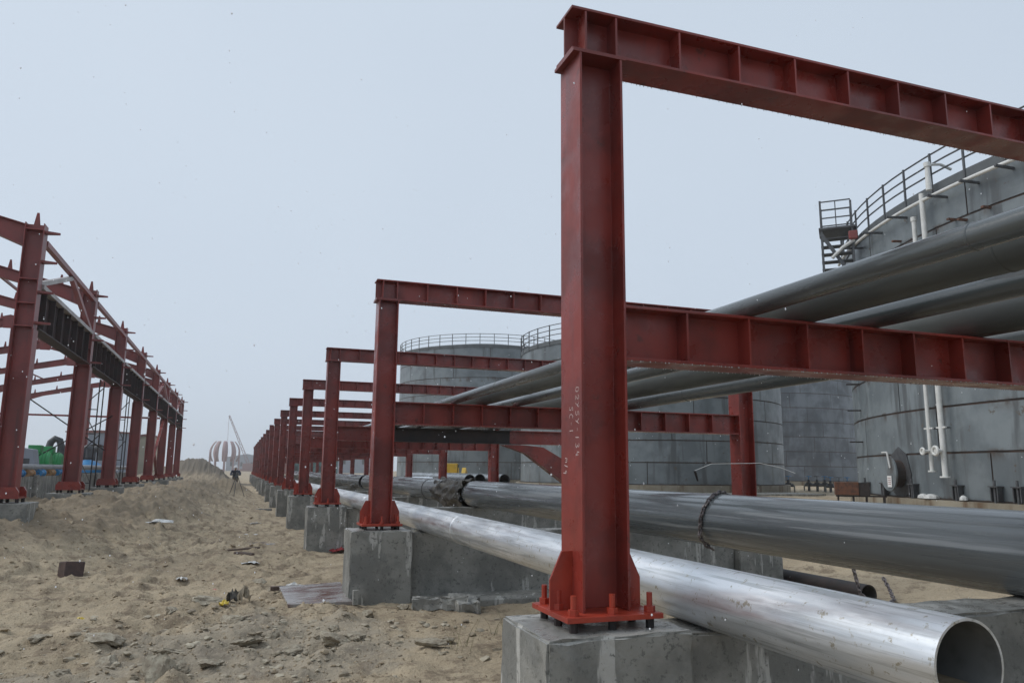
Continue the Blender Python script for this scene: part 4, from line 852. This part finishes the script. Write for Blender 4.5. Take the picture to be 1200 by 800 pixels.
# ------------------------------------------------------------------ litter, stones, boards on the sand
def rock_mesh(seed, flat=.7, sub=4):
    bm = bmesh.new(); bmesh.ops.create_icosphere(bm, subdivisions=sub, radius=1); rr = np.random.default_rng(seed); o3 = rr.uniform(0, 50, 3)
    cuts = [(Vector(rr.normal(size=3)).normalized(), rr.uniform(.35, .85)) for _ in range(12)]
    V = np.array([v.co for v in bm.verts])
    for n_, d_ in cuts:
        nn = np.array(n_); k = V@nn; V = V-np.where(k > d_, (k-d_)*.92, 0)[:, None]*nn
    a = fbm(V[:, 0]+o3[0]+V[:, 2]*.7, V[:, 1]+o3[1]-V[:, 2]*.6, 1.3, 3, .6); b = fbm(V[:, 0]*1.1+o3[2]-V[:, 2], V[:, 1]+V[:, 2]*.9, 4.2, 4, .7)
    V = V*(1+.9*a+.42*b)[:, None]; V[:, 2] *= flat
    for v, p in zip(bm.verts, V): v.co = p
    me = bpy.data.meshes.new('rock'); bm.to_mesh(me); bm.free(); me.materials.append(M['rock']); me.polygons.foreach_set('use_smooth', [True]*len(me.polygons)); me.set_sharp_from_angle(angle=math.radians(24)); return me
ROCKS = [rock_mesh(s, .5+.07*(s % 5)) for s in range(9)]
def rock(x, y, r, label, cat='rock', group='broken mortar lumps on the sand', k=None, m_=None, sink=.25, sc=(1, 1, 1)):
    k = random.randrange(9) if k is None else k
    o = link('mortar_lump', ROCKS[k], None, (x, y, hz(x, y)+r*.6*(.62-sink)), random.uniform(0, 6.28)); o.scale = (r*sc[0], r*sc[1], r*sc[2])
    o.rotation_euler[0] = random.uniform(-.3, .3); return tag(o, label, cat, group)
named = [(-.47, 6.75, .14, 'tall pale broken lump at the bottom edge of the sand', (.9, .8, 1.5)), (-.40, 6.95, .12, 'pale crumbling lump just behind the tall one at the bottom edge', (1, 1, 1.1)),
         (-.91, 7.4, .125, 'rounded pale stone left of the tall broken lump', (1, 1, .9)), (-1.05, 8.0, .19, 'broad flat sandy stone behind the rounded pale stone', (1.2, .9, .6)),
         (.93, 7.45, .15, 'jagged broken concrete lump in front of the second footing', (1.3, 1, .7)), (1.12, 7.5, .1, 'smaller jagged lump right of the jagged broken concrete lump', (1, 1, .8)),
         (1.02, 8.05, .09, 'knobbly lump right of the cement patch', (1.1, .9, 1)), (1.42, 8.6, .1, 'grey angular lump against the wet board', (1, 1, 1.1)), (1.75, 7.0, .12, 'low clod of sand on bare ground before the second footing', (1.2, .8, .5)),
         (1.95, 7.25, .07, 'small clod behind the low clod of sand', (1, 1, .9)), (.18, 7.7, .13, 'flat pale lump in the middle of the cement patch', (1.2, .9, .5)), (.42, 7.9, .08, 'upright knob of mortar in the cement patch', (.8, .8, 1.3)),
         (.05, 8.6, .12, 'pale stone at the far side of the cement patch', (1.2, 1, .6)), (-.55, 8.95, .07, 'small dark stone alone on the sand', (1, 1, .9)), (-.45, 7.7, .15, 'wide flat slab of mortar left of the cement patch', (1.4, 1, .4)),
         (-.12, 7.05, .11, 'flaking mortar lump near the bottom edge', (1.3, 1, .5)), (.55, 7.35, .1, 'dark cracked lump in the cement patch', (1.3, .9, .6)), (-.25, 9.65, .2, 'pale crumpled heap beside the litter', (1.1, .9, .5)),
         (.55, 10.9, .13, 'pale stone left of the wet board', (1.3, .9, .5)), (.4, 11.6, .1, 'pale stone further left of the wet board', (1.3, 1, .5)), (-1.2, 7.05, .1, 'grey stone at the lower left of the sand', (1, 1, .7)), (-1.6, 8.2, .08, 'small stone at the left edge of the sand', (1.2, 1, .6)),
         (1.9, 9.05, .08, 'small clod in front of the second pedestal', (1, 1, .8)), (2.05, 8.95, .07, 'crumbly clod beside the broken kerb piece', (1, 1, .8))]
for (x, y, r, l, sc) in named: rock(x, y, r*1.08, l, sc=sc)
SMALL = [rock_mesh(s_+20, .7, 2) for s_ in range(9)]
cm = MB()
for k in range(330):
    x = random.gauss(.2, 1.15); y = random.gauss(7.6, .9)
    if y < 5.8 or x > 1.2 and y > 9: continue
    r = random.uniform(.012, .048)**1.0; src = SMALL[k % 9]; q = random.uniform(0, 6.28); h0 = hz(x, y)+r*.1
    cm.add([(x+r*(v.co.x*math.cos(q)-v.co.y*math.sin(q))*1.2, y+r*(v.co.x*math.sin(q)+v.co.y*math.cos(q)), h0+r*v.co.z*.8) for v in src.vertices], [tuple(f.vertices) for f in src.polygons])
tag(build(cm, 'mortar_crumbs', M['rock'], smooth=True, ang=28), 'crumbs of broken mortar strewn through the cement spill', 'mortar crumbs', kind='stuff')
cm = MB(); TINY = [rock_mesh(s_+40, .75, 1) for s_ in range(9)]; pp = []
for k in range(3400):
    x, y = (random.uniform(-5.5, 1.25), 5.8+11*random.random()**1.3) if k % 4 else (random.uniform(-4.5, .9), random.uniform(14, 34))
    if float(fbm(np.array([x]), np.array([y]), .9, 3)[0]) < random.uniform(-.25, .12): continue
    pp.append((x, y, random.uniform(.010, .030)*(1.9 if random.random() < .06 else 1)*(1+.025*max(0, y-12))))
hh = height(np.array([q[0] for q in pp]), np.array([q[1] for q in pp]))
for k, ((x, y, r), h0) in enumerate(zip(pp, hh)):
    src = TINY[k % 9]; q = random.uniform(0, 6.28)
    cm.add([(x+r*(v.co.x*math.cos(q)-v.co.y*math.sin(q))*1.2, y+r*(v.co.x*math.sin(q)+v.co.y*math.cos(q)), h0+r*.1+r*v.co.z*.8) for v in src.vertices], [tuple(f.vertices) for f in src.polygons])
tag(build(cm, 'sand_clods', M['clay'], smooth=True, ang=28), 'churned clods of damp sand all over the site', 'clods', kind='stuff')
# clods and gravel as uncountable stuff
gv = MB()
for k in range(7500):
    if k < 4200: x, y = random.gauss(.1, 1.6), random.gauss(7.8, 1.6)
    else: x, y = random.uniform(-5.5, 1.5), random.uniform(6, 17)
    if y < 5.2 or (1.25 < x < 2.1 and abs(y-9.7) < .35): continue
    r = random.choice((.005, .006, .007, .009, .011, .016))*random.uniform(.7, 1.3); z = hz(x, y) if False else None
    gv.v.append((x, y, r))
P = np.array(gv.v); Hh = height(P[:, 0], P[:, 1]); gv = MB()
for (x, y, r), h in zip(P, Hh):
    vs = [(x+r*random.uniform(.6, 1.3), y, h), (x-r*random.uniform(.6, 1.3), y, h), (x, y+r*random.uniform(.6, 1.3), h), (x, y-r*random.uniform(.6, 1.3), h), (x+random.uniform(-.3, .3)*r, y, h+r*random.uniform(.5, 1)), (x, y, h-r)]
    gv.add(vs, [(0,2,4),(2,1,4),(1,3,4),(3,0,4),(2,0,5),(1,2,5),(3,1,5),(0,3,5)])
tag(build(gv, 'loose_gravel', M['clay']), 'loose crumbs and grit scattered over the sand', 'gravel', kind='stuff')
# dark brown block
bb = empty('brown_block', (-2.23, 13.1, hz(-2.23, 13.1)+.05), 'dark brown square block sitting alone on the sand', 'block', None, .5); bb.rotation_euler[0] = -.12; bb.rotation_euler[1] = .1
build(MB().box(-.135, .135, -.135, .135, -.04, .2), 'block_body', M['brick'], bb, bevel=.012)
# wet board on the ground at second footing
zb_ = hz(.9, 10.2)+.05
o = tag(build(MB().prism([(-.3, -.6), (.42, -.7), (.42, .7), (-.36, .64)], 'z', -.02, .02), 'wet_board', M['ply'], None, (.95, 9.95, zb_), 0, bevel=.004), 'wet purplish board lying flat left of the second footing', 'board'); o.rotation_euler = (.02, -.03, -.02)
tag(build(MB().box(-.45, .4, -.04, .04, 0, .05), 'timber_batten', M['wood'], None, (.95, 10.72, hz(.95, 10.72)+.03), .03), 'dark batten at the far edge of the wet board', 'batten')
def film(x, y, w, label, m_='plastic', hgt=.06, cat='litter', group=None):
    b = MB(); n = 7; rr = random.Random(int(x*100+y*37)); h0 = hz(x, y)
    for i_ in range(n):
        for j in range(n): b.v.append((x+(i_/(n-1)-.5)*w+rr.uniform(-.1, .1)*w, y+(j/(n-1)-.5)*w*.8+rr.uniform(-.1, .1)*w, h0+.01+rr.random()*hgt*(1-abs(i_/(n-1)-.5))))
    for i_ in range(n-1):
        for j in range(n-1): b.f.append((i_*n+j, (i_+1)*n+j, (i_+1)*n+j+1, i_*n+j+1)); b.mi.append(0)
    o = build(b, 'litter_scrap', M[m_], smooth=False); s_ = o.modifiers.new('thick', 'SOLIDIFY'); s_.thickness = .002; return tag(o, label, cat, group)
film(.82, 10.95, .26, 'white plastic scrap on the end of the batten', hgt=.1); film(.62, 24.2, .32, 'white sheet scrap beside the fifth footing'); film(-.05, 9.5, .1, 'yellow plastic scrap in the crumpled litter', 'yellow_pl', .08); film(.05, 9.7, .15, 'dark scrap of sheeting in the crumpled litter', 'tarp', .2)
film(.16, 9.55, .14, 'pale sand coloured sack scrap right of the yellow plastic', 'rock', .22); film(-.68, 12.6, .14, 'small white scrap in the middle of the sand', hgt=.05); film(-.2, 11.4, .09, 'small pink scrap on the sand', 'pink', .05)
film(-1.45, 9.3, .07, 'small yellow crumb of plastic on the sand', 'yellow_pl', .04); film(-1.6, 18.6, .7, 'pale sheet half buried in the sand mound', hgt=.1); film(.55, 17.2, .5, 'grey wet sheet beside the third footing', 'ply', .04); film(.3, 13.9, .3, 'pale flat scrap left of the third footing', hgt=.03)
film(1.95, 15.25, .36, 'red rag at the foot of the third footing', 'red_cloth', .12, 'rag'); film(.35, 19.8, .4, 'pale scrap left of the fourth footing', hgt=.04)
tag(build(MB().tube([(.05, 15.6, hz(.05, 15.6)+.02), (.2, 15.2, hz(.2, 15.2)+.08), (.35, 14.6, hz(.35, 14.6)+.03)], .03, 6), 'dark_stick', M['wood']), 'dark crooked stick lying on the sand', 'stick')
tag(build(MB().tube([(-.1, 16.0, hz(-.1, 16)+.03), (.5, 15.9, hz(.5, 15.9)+.05)], .02, 6), 'thin_stick', M['wood']), 'thin stick lying across behind the crooked stick', 'stick')
for k, (x, y, rz, sx, l) in enumerate(((2.30, 8.85, -.25, .32, 'long broken kerb piece in front of the second footing wall'), (2.62, 9.02, -.5, .2, 'broken kerb piece leaning behind the long one'), (2.58, 8.72, .1, .14, 'short broken kerb piece right of the long one'))):
    me = rough_box(-sx, sx, -.09, .09, -.04, .1, 80+k, .02, .06); o = link('kerb_fragment', me, None, (x, y, hz(x, y)+.02), rz); o.rotation_euler[0] = .15*k-.1; tag(o, l, 'concrete piece', 'broken kerb pieces')
tag(link('concrete_slab', rough_box(-.3, .3, -.12, .12, 0, .1, 91, .006, .15), None, (1.05, 31.5, hz(1.05, 31.5)+.0)), 'small grey slab lying left of the sixth footing', 'slab')
tag(build(MB().box(-.03, .03, -.03, .03, 0, .16), 'marker_stub', M['conc'], None, (1.38, 9.22, hz(1.38, 9.22))), 'little concrete stub at the corner of the second footing', 'stub')
# dry grass wisps in front of the near footing
def wisps(x, y, n, label):
    b = MB(); h0 = hz(x, y)
    for k in range(n):
        a = random.uniform(0, 6.28); L_ = random.uniform(.1, .28); p = Vector((x+random.uniform(-.1, .1), y+random.uniform(-.1, .1), h0-.01)); q = p+Vector((math.cos(a)*L_*.5, math.sin(a)*L_*.5, L_)); b.tube([p, p.lerp(q, .5)+Vector((0, 0, .03)), q], [.002, .0015, .0008], 3)
    tag(build(b, 'grass_tuft', M['grass']), label, 'grass tuft', 'dry grass tufts')
wisps(2.0, 6.9, 9, 'wispy dry stalks before the second footing wall'); wisps(2.5, 7.3, 8, 'dry stalks right of the other stalks on bare sand')

# ------------------------------------------------------------------ falling snow
sn = MB()
N = 1700
for k in range(N):
    x, y, z = random.uniform(-7, 9), random.uniform(1.0, 15), random.uniform(.1, 6.5)
    r = random.choice((.0022, .0028, .0034, .0044))*(1 if y > 2.5 else .6)*(1+.06*y)
    s_ = 1+random.random()*.8
    sn.add([(x+r, y, z), (x-r, y, z), (x, y+r, z), (x, y-r, z), (x, y, z+r*s_), (x, y, z-r*s_)], [(0,2,4),(2,1,4),(1,3,4),(3,0,4),(2,0,5),(1,2,5),(3,1,5),(0,3,5)])
tag(build(sn, 'snowflakes', M['snow']), 'sparse wet snowflakes drifting through the air', 'snow', kind='stuff')

# ------------------------------------------------------------------ haze
hm = bpy.data.materials.new('haze_air'); hm.use_nodes = True; hn = hm.node_tree; hn.nodes.clear()
ho = hn.nodes.new('ShaderNodeOutputMaterial'); hv = hn.nodes.new('ShaderNodeVolumePrincipled'); hv.inputs['Color'].default_value = (.98, .99, 1, 1); hv.inputs['Density'].default_value = .0010; hv.inputs['Anisotropy'].default_value = .8
hn.links.new(hv.outputs[0], ho.inputs['Volume'])
HZ = MB().box(-700, 700, -60, 760, -6, 26)
tag(build(HZ, 'haze', hm), 'thin pale snowy haze over the whole site', 'haze', kind='stuff')
